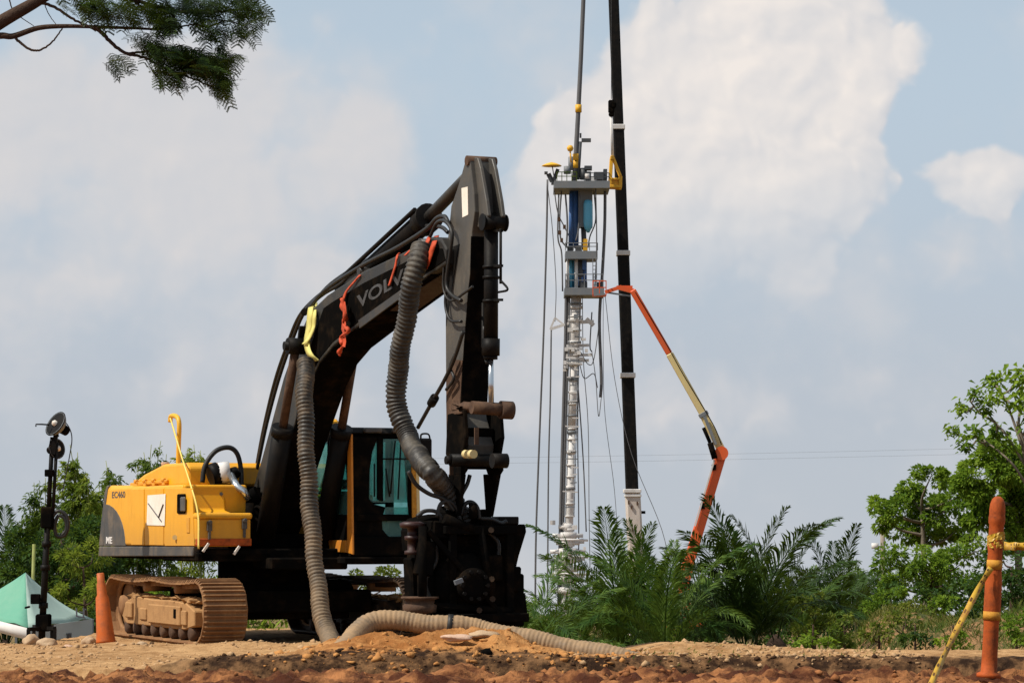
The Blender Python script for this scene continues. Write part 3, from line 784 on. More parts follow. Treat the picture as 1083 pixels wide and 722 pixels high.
    poly([(488, 199), (494.5, 197.5), (495, 227), (489, 230)], .170, .008).build('pale_sticker', 'paper', arm)
    br = [(499, 166.5), (505, 167), (508, 178), (514, 212), (516, 228), (511, 241), (502, 240), (498, 205)]
    pts = [Lr(u, v, .11) for u, v in br]
    m = MB(); m.prism(pts, (-.045, 0, 0)); m.build('cylinder_ear', 'arm', arm, bevel=.008)
    m = MB(); m.prism([p - X * .18 for p in pts], (-.045, 0, 0)); m.build('cylinder_ear', 'arm', arm, bevel=.008)
    m = MB(); c = Lr(513, 235, .11); m.cyl(c + X * .03, c - X * .25, .085, n=16); m.cyl(c + X * .04, c + X * .03, .10, n=16); m.cyl(c - X * .25, c - X * .26, .10, n=16); m.build('ear_pin', 'black', arm)
    m = MB(); c = Lr(495, 170, .165); m.cyl(c + X * .02, c - X * .35, .06, n=14); m.build('rod_pin', 'rust', arm)
    # bucket cylinder
    f_ = Lr(519, 300, 0).y
    def C(u, v): return Lr(u, v, 0)
    k0, k1, k2 = C(519.5, 240), C(519, 376), C(519.5, 434)
    m = MB(); m.cyl(k0, C(519.2, 366), .083, n=18); m.cyl(C(519.2, 358), C(519, 376), .105, n=18); m.cyl(C(519, 376), C(519, 380), .08, n=18)
    for v in (281, 292, 317): m.cyl(C(519.2, v), C(519.2, v + 3), .098, n=18)
    bc = m.build('bucket_cylinder', 'black', ex)
    MB().cyl(C(519, 378), k2, .032, n=12).build('cylinder_rod', 'chrome', bc)
    m = MB(); m.tube([C(529.5, 242), C(529.5, 300)], .018, 6); m.tube(spline([C(529, 296), C(537, 306), C(527, 309)], 5), .014, 6); m.tube([C(511, 320), C(510.5, 366), C(514, 374)], .022, 6)
    for v in (244, 281, 317): m.bar(C(512, v), C(531, v), .03)
    m.build('cylinder_line', 'black', bc)
    # rocker link and coupler
    m = MB(); c = Lr(492, 434, 0); d = C(537, 433)
    m.tube([Lr(479, 438, .2), Lr(489, 433, .26), C(500, 431) + X * .22, C(508, 430.5) + X * .2, C(519, 432) + X * .1], [.035, .05, .06, .065, .06], 10)
    m.cyl(C(519, 431) + X * .24, C(519, 433) - X * .26, .075, n=16); m.cyl(C(519, 433) - X * .12, C(519, 433.5) - X * .27, .105, n=16)
    m.build('rocker_link', 'rust', ex)
    cp = [(473, 438), (490, 433), (492, 462), (489, 480), (491, 497), (488, 502), (478, 502), (471, 480)]
    m = MB(); m.prism([Lr(u, v, .26) for u, v in cp], (-.05, 0, 0)); m.prism([Lr(u, v, .26) - X * .45 for u, v in cp], (-.05, 0, 0)); m.prism([Lr(u, v, .20) for u, v in ((474, 452), (491, 452), (488, 480), (489, 496), (480, 496), (473, 478))], (-.38, 0, 0))
    cpo = m.build('coupler', 'shade_black', ex, bevel=.01)
    m = MB(); c = Lr(490, 486.5, .26); m.cyl(c + X * .16, c - X * .50, .075, n=14); m.cyl(c + X * .22, c + X * .14, .05, n=12); m.build('coupler_pin', 'black', cpo)
    c = Lr(522, 487, .26); m = MB(); m.cyl(c + X * .02, c - X * .16, .085, n=14); m.build('coupler_pin', 'black', cpo)
    m = MB(); m.cyl(Lr(492, 480, .29), Lr(495, 480, .29), .05, n=10); m.cyl(Lr(498, 480, .29), Lr(501, 480, .29), .05, n=10); m.build('grease_fitting', 'cream', cpo)
    m = MB(); m.bar(Lr(504, 452, .275), Lr(504, 470, .275), .05, .02); m.bar(Lr(478, 480, .275), Lr(478, 502, .275), .06, .02); m.build('rust_strip', 'rust', cpo)
    # hydraulic lines along boom and arm
    def line(px, r, rad=.022, mat='rubber'):
        return MB().tube(spline([Lr(u, v, r) for u, v in px], 6), rad, 6).build('hydraulic_line', mat, ex)
    line([(266, 520), (272, 495), (282, 448), (295, 400), (309, 360), (322, 330), (340, 312), (360, 300), (372, 288)], .2, .028)
    line([(270, 500), (279, 452), (291, 402), (304, 364), (316, 335), (333, 316), (352, 302)], .0, .026)
    line([(327, 326), (345, 306), (383, 281), (420, 262), (450, 243), (462, 231), (470, 229), (475, 237)], .22, .028)
    line([(330, 322), (350, 300), (385, 277), (425, 255), (448, 240), (466, 240), (474, 246)], .05, .025)
    line([(455, 250), (462, 236), (471, 234), (478, 246), (476, 268), (472, 300), (478, 312), (488, 318)], .25, .024)
    line([(470, 262), (474, 290), (471, 320), (476, 338), (488, 340)], .23, .020)
    line([(470, 275), (469, 305), (477, 318), (492, 309), (500, 303)], .24, .016)
    line([(490, 350), (481, 378), (470, 402), (457, 425), (442, 452)], .26, .026)
    line([(481, 375), (476, 388), (480, 400), (472, 412)], .24, .020)
    MB().cyl(Lr(460, 420, .26), Lr(456, 427, .26), .055, n=10).build('line_coupling', 'black', ex)
    line([(512, 345), (512, 372), (515, 384)], .05, .02)
    m = MB(); m.cyl(Lr(322, 330, .33), Lr(322, 330, -.3), .05); m.bar(Lr(320, 345, .335), Lr(318, 362, .335), .09, .05); m.build('line_clamp', 'black', bo)
    # ---------------- cab
    cr, cl, fr_, zf, zt = -.55, -1.47, 1.86, 1.18, 2.86
    cabf = MB()
    side = [(cr, -.05, zf), (cr, fr_ - .03, zf), (cr, fr_, 1.70), (cr, fr_ - .22, zt - .08), (cr, -.02, zt - .06)]
    def post(a, b, w=.09, h=.09): cabf.bar(a, b, w, h, up=(1, 0, 0))
    for x in (cr - .03, cl + .03):
        post((x, fr_ - .08, zf), (x, fr_ - .05, 1.75)); post((x, fr_ - .05, 1.75), (x, fr_ - .26, zt - .05)); post((x, .02, zf), (x, .02, zt)); post((x, .95, zf), (x, .95, zt - .02), .1, .1)
        cabf.box((x, .9, zf + .28), (.06, 1.76, .56)); cabf.bar((x, .0, zt - .05), (x, fr_ - .26, zt - .05), .09); cabf.bar((x, .0, 1.92), (x, .95, 1.92), .05)
    cabf.box(((cr + cl) / 2, fr_ - .03, zf + .13), (.90, .07, .26)); cabf.box(((cr + cl) / 2, fr_ - .05, 1.70), (.90, .06, .09)); cabf.bar((cr, fr_ - .26, zt - .05), (cl, fr_ - .26, zt - .05), .10)
    cabf.box(((cr + cl) / 2, .0, zf + .45), (.92, .06, .9)); cabf.bar((cr, 0, zt - .05), (cl, 0, zt - .05), .1)
    cabf.box(((cr + cl) / 2, .9, zf + .02), (.92, 1.8, .08))
    # wide dark quarter pillar beside the windscreen
    q = [Lf(u, v, fr_ - .06) for u, v in ((373, 462), (400, 462), (394, 478), (391, 500), (390.5, 527), (396, 533), (408, 536), (404, 548), (405, 560), (412, 568), (373, 584))]
    cabf.prism(q, (0, -.05, 0))
    q = [Lf(u, v, fr_ - .07) for u, v in ((399.5, 462), (405.5, 462), (405.5, 530), (399.5, 528))]; cabf.prism(q, (0, -.05, 0))
    cab = cabf.build('cab', 'shade_black', ex, bevel=.01)
    m = MB(); m.prism([(cr + .02, -.1, zt - .02), (cr + .02, fr_ - .12, zt - .02), (cr + .02, fr_ - .2, zt + .07), (cr + .02, -.02, zt + .09)], (cl - cr - .04, 0, 0))
    ro = m.build('cab_roof', 'black', cab, bevel=.04, seg=3)
    m = MB()
    for u in (390, 398, 420): c = Lf(u, 455, fr_ - .12); m.box(c, (.14, .1, .07))
    m.build('roof_lamp', 'grey', ro, bevel=.015)
    m = MB(); m.prism([Lf(u, v, fr_ - .11) for u, v in ((389, 464), (434, 464), (435, 531), (389, 531))], (0, -.01, 0)); m.build('windscreen', 'glass', cab)
    m = MB(); m.prism([Lf(u, v, fr_ - .07) for u, v in ((400, 536), (433, 536), (433, 567), (400, 567))], (0, -.01, 0)); m.build('lower_windscreen', 'glass', cab)
    for x, nm in ((cr - .03, 'side_window'), (cl + .03, 'door_window')):
        m = MB(); m.prism([(x, .05, 1.74), (x, 1.7, 1.74), (x, 1.55, zt - .1), (x, .05, zt - .1)], (-.01, 0, 0)); m.build(nm, 'glass', cab)
    m = MB(); m.box(((cr + cl) / 2, .0, 2.38), (.84, .01, .86)); m.build('rear_window', 'glass', cab)
    m = MB(); m.box((-1.0, .65, 1.55), (.5, .5, .14)); m.box((-1.0, .42, 1.82), (.46, .12, .5)); m.box((-1.0, .40, 2.17), (.24, .1, .14)); m.box((-.72, .95, 1.5), (.12, .3, .5)); m.box((-1.26, .95, 1.5), (.12, .3, .5)); m.build('driver_seat', 'shade_black', cab, bevel=.04)
    m = MB()
    for a, b in (((405, 485), (432, 485)), ((396, 490), (396, 525)), ((418, 466), (413, 522)), ((424, 468), (421, 528)), ((408, 495), (412, 525)), ((404, 546), (433, 545))):
        m.tube([Lf(*a, fr_ - .05), Lf(*b, fr_ - .05)], .012, 6)
    m.build('windscreen_guard_bar', 'black', cab)
    m = MB(); m.prism([Lr(u, v, cr + .02) for u, v in ((367.5, 458), (371, 459), (372.5, 586), (367, 584))], (-.03, 0, 0)); m.prism([Lr(u, v, cr + .02) for u, v in ((347, 571), (366, 571), (366, 584), (349, 583))], (-.03, 0, 0)); m.build('orange_corner_post', 'cabpost', cab, bevel=.005)
    m = MB(); m.bar(Lf(437.5, 492, fr_ + .02), Lf(438.5, 572, fr_ + .02), .065, .03); m.build('yellow_grab_post', 'reflect', cab, bevel=.006)
    m = MB(); m.bar(Lf(441, 492, fr_ + .02), Lf(442.5, 555, fr_ + .02), .05, .03); m.build('pale_grab_post', 'cream', cab, bevel=.006)
    m = MB(); c = Lf(450, 474, fr_ + .1); m.box(c, (.18, .07, .28)); mo = m.build('mirror', 'black', cab, bevel=.03, seg=2)
    m = MB(); m.tube(spline([Lf(436, 490, fr_), Lf(445, 480, fr_ + .1), Lf(445, 464, fr_ + .1), Lf(446, 459, fr_ + .1), Lf(453, 459, fr_ + .1), Lf(455, 465, fr_ + .1)], 5), .013, 6); m.build('mirror_bracket', 'black', mo)
    m = MB(); m.box(Lf(347, 451, -.3), (.28, .2, .22)); m.build('air_filter', 'yellow', ex, bevel=.04)
    return ex
make_excavator()
#%%REST
# ------------------------------------------------------------------ pump on the end of the arm
PF = Lr(495, 500, 0).y
def make_pump():
    P = lambda u, v, df=0: Lf(u, v, PF + df)
    po = thing('dredge_pump', 'black hydraulic dredge pump hanging from the excavator arm coupler', 'pump', wld((P(497, 600).x, PF, 0)), EXROT)
    off = Vector((P(497, 600).x, PF, 0))
    class W(MB):
        def build(s, *a, **k):
            s.v = [tuple(Vector(q) - off) for q in s.v]; return MB.build(s, *a, **k)
    Z = Vector((0, 0, 1))
    leg = [(476, 500), (488, 500), (481, 548), (468, 548)]
    L_ = [Lr(u, v, .26) for u, v in ((474, 501), (489, 501), (484, 545), (475, 545))]
    W().prism(L_, (-.05, 0, 0)).build('hanger_plate', 'shade_black', po, bevel=.008)
    L2 = [Lr(u, v, .26) - X * .44 for u, v in ((474, 501), (489, 501), (481, 546), (477, 546))]
    W().prism(L2, (-.05, 0, 0)).build('hanger_plate', 'shade_black', po, bevel=.008)
    fr = W()
    fr.box(P(495, 560), (.9, .8, .10)); fr.box(P(490, 652), (1.25, 1.0, .10))
    for x in (-.38, .34):
        for y in (-.34, .34): fr.bar(P(495, 560) + Vector((x, y, 0)), P(495, 655) + Vector((x, y, 0)), .09, .09)
    fr.bar(P(452, 560, .38), P(530, 650, .38), .06, .06, up=(0, 1, 0))
    fr.build('pump_frame', 'shade_black', po, bevel=.01)
    bd = W(); bd.box(P(492, 612, -.12), (.86, .62, 1.05)); bd.box(P(455, 574, -.2), (.40, .5, .52)); bd.prism([P(u, v, -.1) for u, v in ((436, 562), (441, 549), (455, 545), (468, 543), (474, 556), (470, 585), (438, 585))], (0, -.4, 0)); bd.build('pump_body', 'shade_black', po, bevel=.03)
    for u, v, w, h, d in ((507, 549, .22, .22, 0), (478, 550, .20, .26, .1), (449, 590, .16, .4, .25), (520, 600, .2, .3, .2), (541, 612, .14, .3, .05), (463, 560, .22, .2, .2), (548, 640, .12, .3, 0), (436, 612, .12, .5, -.1)):
        b = W(); b.box(P(u, v, d), (w, .26, h), Matrix.Rotation(random.uniform(-.2, .2), 3, 'Y')); b.build('pump_bracket', 'shade_black', po, bevel=.02)
    for u0, v0, u1, v1, r0 in ((447, 556, 447, 640, .05), (470, 548, 500, 560, .06), (508, 556, 520, 640, .045), (452, 640, 540, 646, .05), (500, 548, 500, 532, .05)):
        b = W(); b.cyl(P(u0, v0, .36), P(u1, v1, .36), r0, n=10); b.build('pump_pipe', 'shade_black', po)
    cs = W(); c = P(487, 618, .1)
    cs.lathe([(.10, -.22), (.30, -.20), (.38, -.12), (.40, -.05), (.40, .10), (.36, .20), (.24, .26), (.14, .30), (.14, .36), (.20, .36), (.20, .42), (.1, .42)], c, (0, 1, 0), 28)
    cso = cs.build('volute_casing', 'shade_black', po)
    b = W()
    for i in range(10):
        a = i * .628; q = c + Vector((math.cos(a) * .16, .42, math.sin(a) * .16)); b.cyl(q, q + Vector((0, .035, 0)), .025, n=6)
    b.build('flange_bolt', 'black', cso)
    mt = W(); mt.lathe([(.16, 0), (.2, .02), (.2, .34), (.24, .36), (.24, .42), (.15, .44), (.15, .62), (.08, .64)], P(478, 592, -.05) , (0, 0, 1), 22); mt.build('hydraulic_motor', 'shade_black', po)
    eb = W(); eb.lathe([(.13, 0), (.17, .01), (.17, .05), (.135, .06), (.135, .30), (.17, .31), (.17, .36), (.12, .37)], P(497, 575, .05), (0, 0, 1), 22); eb.build('discharge_flange', 'shade_black', po)
    mb = W()
    q = [P(519, 551), P(541, 551), P(541, 554), P(556, 554), P(557, 562), P(549, 588), P(545, 606), P(517, 606)]
    mb.prism(q, (0, -.55, 0)); mbo = mb.build('manifold_box', 'shade_black', po, bevel=.015)
    mb = W(); mb.box(P(534, 550, -.1), (.26, .24, .09)); mb.build('manifold_cap', 'black', mbo, bevel=.01)
    mb = W(); mb.box(P(531, 634, -.1), (.36, .5, .62)); mb.build('skid_box', 'shade_black', po, bevel=.02)
    mb = W(); mb.box(P(452, 592, -.1), (.36, .44, .9)); mb.box(P(455, 625, .1), (.25, .25, .4)); mb.build('valve_block', 'shade_black', po, bevel=.03)
    v = W()
    for z0 in (P(436, 575, .1),): v.lathe([(.09, 0), (.09, .04), (.055, .05), (.055, .16), (.09, .17), (.09, .21), (.055, .22), (.055, .30), (.14, .31), (.15, .36), (.09, .38)], z0 - Z * .12, (0, 0, 1), 16)
    v.build('gate_valve', 'oxide', po)
    v = W(); v.lathe([(.10, 0), (.19, .02), (.20, .10), (.17, .12), (.17, .16), (.22, .18), (.22, .20)], P(444, 649, .3), (0, 0, 1), 22); v.build('suction_flange', 'rust', po)
    for px in ([(462, 547), (466, 533), (475, 530), (483, 538), (487, 550)], [(487, 545), (492, 533), (499, 531), (505, 537), (507, 549)], [(508, 548), (520, 549), (530, 553), (536, 551)],
               [(432, 498), (440, 512), (454, 522), (470, 528), (480, 540)], [(497, 502), (494, 512), (488, 524), (486, 540)], [(441, 546), (450, 540), (463, 542), (470, 556)], [(516, 562), (527, 575), (524, 600), (512, 612)], [(455, 560), (462, 590), (450, 615), (458, 640)]):
        t = W(); t.tube(spline([P(*q, .28) for q in px], 6), .026, 6); t.build('hydraulic_hose', 'rubber', po)
    for u, v_ in ((519.5, 560), (485, 613), (520, 612), (521, 633), (507, 645)):
        t = W(); t.cyl(P(u, v_, .46), P(u, v_, .50), .035, n=8); t.build('bolt_head', 'shade_steel', po)
    t = W(); t.bar(P(481, 616, .62), P(489, 613, .62), .05, .05); t.build('nameplate', 'steel', po)
make_pump()

# ------------------------------------------------------------------ ribbed hoses
def ribbed(path, r, pitch=.052, n=18, depth=.17):
    p = resample(spline(path, 14), pitch / 4)
    rs = [r * (1 + depth * (0, .75, 1, .2)[i % 4]) * (1 + .02 * math.sin(i * .37) + .035 * math.sin(i * .045 + 1) + .02 * random.uniform(-1, 1)) for i in range(len(p))]
    p = [q + Vector((math.sin(i * .11), math.sin(i * .083 + 2), math.cos(i * .097))) * .010 for i, q in enumerate(p)]
    return MB().tube(p, rs, n)
def W_(u, v, r): return wld(Lr(u, v, r))
tag(ribbed([W_(323, 383, .50), W_(322.5, 420, .62), W_(324, 470, .66), W_(327, 520, .66), W_(330, 560, .68), W_(334, 600, .7), W_(339, 640, .72), W_(345, 667, .75), W_(354, 684, .8)], .100).build('ribbed_hose', 'hose'),
    'ribbed dusty hose hanging straight from the boom bend to the ground', 'hose', 'ribbed hoses of the dredge pump')
tag(ribbed([W_(446, 262, .36), W_(441, 276, .45), W_(436, 300, .50), W_(430, 335, .50), W_(423, 375, .48), W_(419, 410, .46), W_(423, 440, .42), W_(435, 470, .38), wld(Lf(452, 495, PF + .25)), wld(Lf(470, 517, PF + .18)), wld(Lf(485, 540, PF + .1)), wld(Lf(494, 575, PF + .05))], .108).build('ribbed_hose', 'hose2'),
    'grey ribbed hose curving from the boom tip down into the pump', 'hose', 'ribbed hoses of the dredge pump')
gh = ribbed([at(360, 690, 31.9), at(369, 679, 31.95), at(380, 666, 32.1), at(396, 657, 32.2), at(420, 656.5, 32.2), at(450, 659, 32.2), at(480, 661.5, 32.2), at(512, 667, 32.2), at(548, 674, 32.1), at(585, 681, 32.0), at(618, 688, 31.9), at(650, 694, 31.8), at(675, 700, 31.7)], .112, .05, 18, .06).build('ribbed_hose', 'hose3')
tag(gh, 'soil-stained hose lying over the orange heap with a black clamp', 'hose', 'ribbed hoses of the dredge pump')
c = at(476, 661, 32.2); d = (at(480, 661.5, 32.2) - at(472, 660.8, 32.2)).normalized()
MB().cyl(c - d * .03, c + d * .03, .128, n=20).build('hose_clamp', 'rubber', gh)

# ------------------------------------------------------------------ straps tied round the boom
def ribbon(pts, w, side, name, mat, parent=None, thick=.012):
    side = Vector(side) * (w / 2); p = spline(pts, 8)
    return MB().strip([q + side for q in p], [q - side for q in p]).build(name, mat, parent, solid=thick)
RS = .30
alongb = (EF * .5 + Vector((0, 0, .8))).normalized()
st = thing('yellow_sling', 'pale yellow sling tied round the boom above the hanging hose', 'sling', (0, 0, 0))
ribbon([W_(331, 321, -.1), W_(329, 327, .27), W_(327.5, 345, RS + .02), W_(325, 362, RS + .05), W_(328, 374, RS + .1), W_(335, 381, RS + .03)], .20, EF, 'sling_band', 'ystrap', st, .015)
ribbon([W_(334, 321, -.1), W_(333, 329, .27), W_(332, 345, RS + .01), W_(327, 358, RS + .06), W_(322, 364, RS + .10)], .15, EF, 'sling_band', 'ystrap', st, .015)
kn = MB()
for q, s in ((W_(325, 362, RS + .08), .05),):
    kn.add([q + Vector(v) * s * (1 + .2 * random.uniform(-1, 1)) for v in IV], [list(t) for t in IF], smooth=True)
kn.build('sling_knot', 'ystrap', st)
rs_ = thing('red_sling', 'orange red knotted sling hanging down the side of the boom', 'sling', (0, 0, 0))
ribbon([W_(384, 286, -.15), W_(381, 290, .25), W_(375, 297, RS), W_(366, 308, RS + .01), W_(362.5, 317, RS + .03)], .08, EF, 'sling_band', 'rstrap', rs_)
kn = MB(); cpt = [(362, 316), (362.5, 326), (366, 335), (363, 342), (367, 350), (361, 356), (363, 364), (359, 372), (359.5, 376)]
kn.tube(spline([W_(u, v, RS + .06) for u, v in cpt], 5), [.016 + .022 * abs(math.sin(i * .4)) ** 3 for i in range(5 * (len(cpt) - 1) + 1)], 8)
kn.tube(spline([W_(u + 1.5 * math.sin(i * 2), v, RS + .09) for i, (u, v) in enumerate(cpt[:7])], 5), [.012 + .02 * abs(math.cos(i * .33)) ** 3 for i in range(31)], 8)
kn.strip([W_(362 + d, 318 + k * 6, RS + .07 + .02 * math.sin(k)) for k, d in enumerate((0, -1, .5, 1, -.5, -1, 1, 0, -1))], [W_(365 + d, 319 + k * 6, RS + .09 + .03 * math.sin(k * 1.7)) for k, d in enumerate((0, 1, 1.5, 0, 1, -1, .5, 1, 0))])
kn.build('knotted_cord', 'rstrap', rs_)
r2 = thing('red_cloth_wrap', 'torn red cloth wrapped where the upper hose meets the boom', 'cloth', (0, 0, 0))
for k, px in enumerate(([(455, 249, -.1), (453, 252, .27), (449, 262, RS + .03), (441, 270, RS + .14), (436, 275, RS + .2)], [(462, 250, -.05), (460, 256, .28), (456, 268, RS + .02), (452, 280, RS + .03), (449, 286, RS + .02)], [(444, 256, 0), (439, 260, .28), (433, 265, RS + .02), (428, 270, RS + .04)])):
    ribbon([W_(*q) for q in px], (.12, .15, .07)[k], EF, 'cloth_strip', 'rstrap', r2)
r3 = tag(ribbon([W_(424, 266, -.1), W_(420, 270, .27), W_(418, 280, RS), W_(414, 293, RS + .01), W_(411, 302, RS + .02)], .06, EF, 'red_strap', 'rstrap'), 'thin faded red strap over the boom beside the lettering', 'strap')

# ------------------------------------------------------------------ posts, tape, stones
def post(base, top, r, label, mat, bands):
    ax = (top - base); L = ax.length
    rot = ax.to_track_quat('Z', 'Y').to_euler()
    o = thing('delineator_post', label, 'post', base, 0, 'orange delineator posts'); o.rotation_euler = rot
    return o, L
pb, pt = at(1045.5, 716, 15.0), at(1055.5, 526.5, 15.0)
po, L = post(pb, pt, .042, 'orange plastic post with yellow bands on the near red bank', 'orange', None)
r = .042
MB().lathe([(r * 1.55, 0), (r * 1.5, .02), (r * 1.02, .03), (r * .98, .10), (r * .95, .27), (r * 1.06, .32), (r * 1.06, .50), (r * .93, .55), (r * .90, .66), (r * 1.0, .68), (r * 1.0, .72), (r * .92, .74), (r * .92, .80), (r * 1.03, .81), (r * 1.05, .835), (r * .98, .85),
            (r * .98, .855), (r * 1.0, .875), (r * .92, .91), (r * .70, .935), (r * .35, .948), (.002, .95)], (0, 0, 0), (0, 0, 1), 26).build('post_shaft', 'orange_dirty', po)
for z0, z1, rr in ((.30, .345, 1.09), (.565, .615, .975)): MB().lathe([(r * rr, z0), (r * rr, z1)], (0, 0, 0), (0, 0, 1), 26).build('reflective_band', 'reflect', po)
MB().cyl((.022, -.036, .905), (.024, -.041, .905), .008).build('cap_hole', 'shade_black', po)
pb2, pt2 = at(112, 679, 38.2), at(106.5, 611, 38.2)
po, L = post(pb2, pt2, .12, 'orange cone post standing behind the muddy track', 'orange', None); k = L / .93
MB().lathe([(.145 * k, 0), (.14 * k, .03), (.13 * k, .1), (.095 * k, .60), (.072 * k, .64), (.068 * k, .78), (.055 * k, .80), (.055 * k, .92), (.04 * k, .93)], (0, 0, 0), (0, 0, 1), 24).build('post_shaft', 'orange', po)
MB().lathe([(.135 * k, .58), (.115 * k, .58)], (0, 0, 0), (0, 0, 1), 24)

def tape(pts, w, label, marks=True):
    p = spline(pts, 10); t0 = thing('caution_tape', label, 'tape', (0, 0, 0), 0, 'yellow caution tape')
    n = len(p); A = []; B = []
    for i, q in enumerate(p):
        d = (p[min(i + 1, n - 1)] - p[max(i - 1, 0)]).normalized()
        s = d.cross(Vector((0, 1, 0))).normalized(); a = .6 * math.sin(i * .27)
        s = (s * math.cos(a) + Vector((0, 1, 0)) * math.sin(a)) * (w / 2); A.append(q + s); B.append(q - s)
    MB().strip(A, B).build('tape_band', 'tape', t0, solid=.001)
    m = MB()
    for i in range(1, n - 1, 3):
        a0, a1, b0, b1 = A[i], A[i + 1], B[i], B[i + 1]; f = Vector((0, -.002, 0))
        for k0, k1 in ((.12, .40), (.58, .90)):
            if random.random() < .85:
                m.add([a0.lerp(b0, k0) + f, a1.lerp(b1, k0) + f, a1.lerp(b1, k1) + f, a0.lerp(b0, k1) + f], [(0, 1, 2, 3)])
    m.build('printed_mark', 'tapemark', t0)['kind'] = 'stuff'
tape([at(1048, 600, 14.95), at(1035, 622, 14.9), at(1015, 660, 14.7), at(1000, 690, 14.5), at(985, 722, 14.2), at(968, 760, 13.9)], .034, 'twisted yellow caution tape slanting down from the near post')
tape([at(1062, 577, 14.95), at(1072, 577.5, 14.9), at(1083, 577.5, 14.85), at(1120, 578, 14.6), at(1200, 576, 14.2)], .046, 'yellow caution tape running level to the right of the near post')
m = MB(); q = pb.lerp(pt, .78); ax = (pt - pb).normalized()
for k in range(2):
    rows = [[], [], [], []]
    for i in range(25):
        a = i / 24 * 6.283
        for j in range(4):
            rr = .0425 + k * .002 + .0035 * math.sin(a * 5 + j * 1.7 + k) + .003 * math.sin(a * 11 + j)
            rows[j].append(q + ax * (k * .024 - .045 + j * .013 + .012 * math.sin(a + k * 2.2)) + Vector((math.cos(a), math.sin(a), 0)) * rr)
    for j in range(3): m.strip(rows[j], rows[j + 1], m=0, smooth=False)
tag(m.build('caution_tape', 'tape', None, solid=.001), 'yellow caution tape wound round the near orange post', 'tape', 'yellow caution tape')

def rock(c, s, mat, label):
    bm = bmesh.new(); bmesh.ops.create_icosphere(bm, subdivisions=3, radius=1)
    o = Vector((random.random() * 50, 0, 0))
    for v in bm.verts:
        k = 1 + .32 * noise.noise(v.co * 1.3 + o) + .10 * noise.noise(v.co * 4 + o); v.co *= k
        v.co = Vector((v.co.x * s[0], v.co.y * s[1], v.co.z * s[2]))
    me = bpy.data.meshes.new('rock'); bm.to_mesh(me); bm.free(); me.polygons.foreach_set('use_smooth', [True] * len(me.polygons))
    me.materials.append(M[mat]); o = bpy.data.objects.new('rock', me); COL.objects.link(o); o.location = c
    return tag(o, label, 'rock', 'loose rocks')
rock(at(33, 678, 38.5), (.11, .12, .09), 'rock', 'rounded tan rock left of the light mast foot')
rock(at(51, 681, 38.0), (.15, .14, .085), 'rock', 'broad tan rock in front of the light mast foot')
rock(at(94, 678.5, 38.6), (.10, .1, .075), 'rock', 'tan rock just left of the orange cone post')
rock(at(72, 684, 37.2), (.07, .07, .04), 'rock2', 'small pale flat rock between the mast and the cone post')
rock(at(483, 674, 31.6), (.17, .09, .04), 'rock2', 'pinkish flat stone on the orange heap under the hose')
rock(at(512, 670.5, 31.75), (.17, .09, .045), 'rock', 'pale tan flat stone tucked against the hose on the heap')
rock(at(515, 691, 31.2), (.06, .05, .06), 'shade_black', 'black lump on the front of the orange heap')
rock(at(150, 682, 37.0), (.09, .08, .05), 'rock', 'tan rock in front of the muddy track frame')

# ------------------------------------------------------------------ tent
def make_tent():
    pk = at(27, 605, 49.6); near = at(30, 664, 47.9); rt = at(98, 654, 50.3); lf = at(-52, 640, 49.7); bk = lf + rt - near; bk.z = (lf.z + rt.z) / 2
    o = thing('canopy_tent', 'green and pale canvas canopy tent behind the light mast', 'tent', (pk.x, pk.y, H(pk.x, pk.y)))
    off = Vector(o.location)
    class W(MB):
        def build(s, *a, **k):
            s.v = [tuple(Vector(q) - off) for q in s.v]; return MB.build(s, *a, **k)
    def face(a, b, name, mat):
        m = W(); n = 6; V = []; F = []
        for i in range(n + 1):
            for j in range(n + 1):
                t = i / n; q = a.lerp(b, j / n); p = pk.lerp(q, t); p = p - Vector((0, 0, .10 * math.sin(math.pi * t) + .03 * math.sin(j * 2.1) * t)); V.append(p)
        for i in range(n):
            for j in range(n): k = i * (n + 1) + j; F.append((k, k + 1, k + n + 2, k + n + 1))
        m.add(V, F, smooth=True); return m.build(name, mat, o, solid=.01)
    face(lf, near, 'roof_panel', 'green_cloth'); rp = face(near, rt, 'roof_panel', 'pale_cloth'); face(rt, bk, 'roof_panel', 'green_cloth'); face(bk, lf, 'roof_panel', 'green_cloth')
    dz = Vector((0, 0, -.20))
    m = W(); m.strip([lf, lf.lerp(near, .5) - Vector((0, 0, .03)), near], [lf + dz, lf.lerp(near, .5) + dz * 1.1, near + dz]); m.build('valance', 'white_cloth', o, solid=.01)
    m = W(); m.strip([near, rt], [Vector((near.x, near.y, H(near.x, near.y))), Vector((rt.x, rt.y, H(rt.x, rt.y)))], smooth=False); wl = m.build('side_wall', 'grey_cloth', o, solid=.01)
    for q in (lf, near, rt, bk):
        m = W(); m.bar(Vector((q.x, q.y, H(q.x, q.y) - .05)), q, .04); m.build('leg', 'steel', o)
    e = (rt - near).normalized(); nrm = Vector((0, 0, 1)).cross(e) * -1
    fr_ = frame(near.lerp(rt, .57) - off + Vector((0, 0, -.30)) + e.cross(Vector((0, 0, 1))) * .02, e, (0, 0, 1))
    text_mesh('3001', .19, .003, fr_, 'lettering', 'ink', wl, .02, .12)
    rn = (near - pk).cross(rt - pk).normalized()
    if rn.y > 0: rn = -rn
    m = W()
    def pr(u, v):
        d = ray(u, v); p0 = pk; t = (p0 - CAM).dot(rn) / d.dot(rn); return CAM + d * t + rn * .13
    for a, b in (((75.5, 648), (76, 656)), ((75, 656.5), (85, 658.5)), ((83.5, 648), (83, 658)), ((79, 652), (83, 653)), ((83, 649), (86, 649.5))):
        m.bar(pr(*a), pr(*b), .035, .004, up=rn)
    m.build('printed_mark', 'ink', rp)
make_tent()

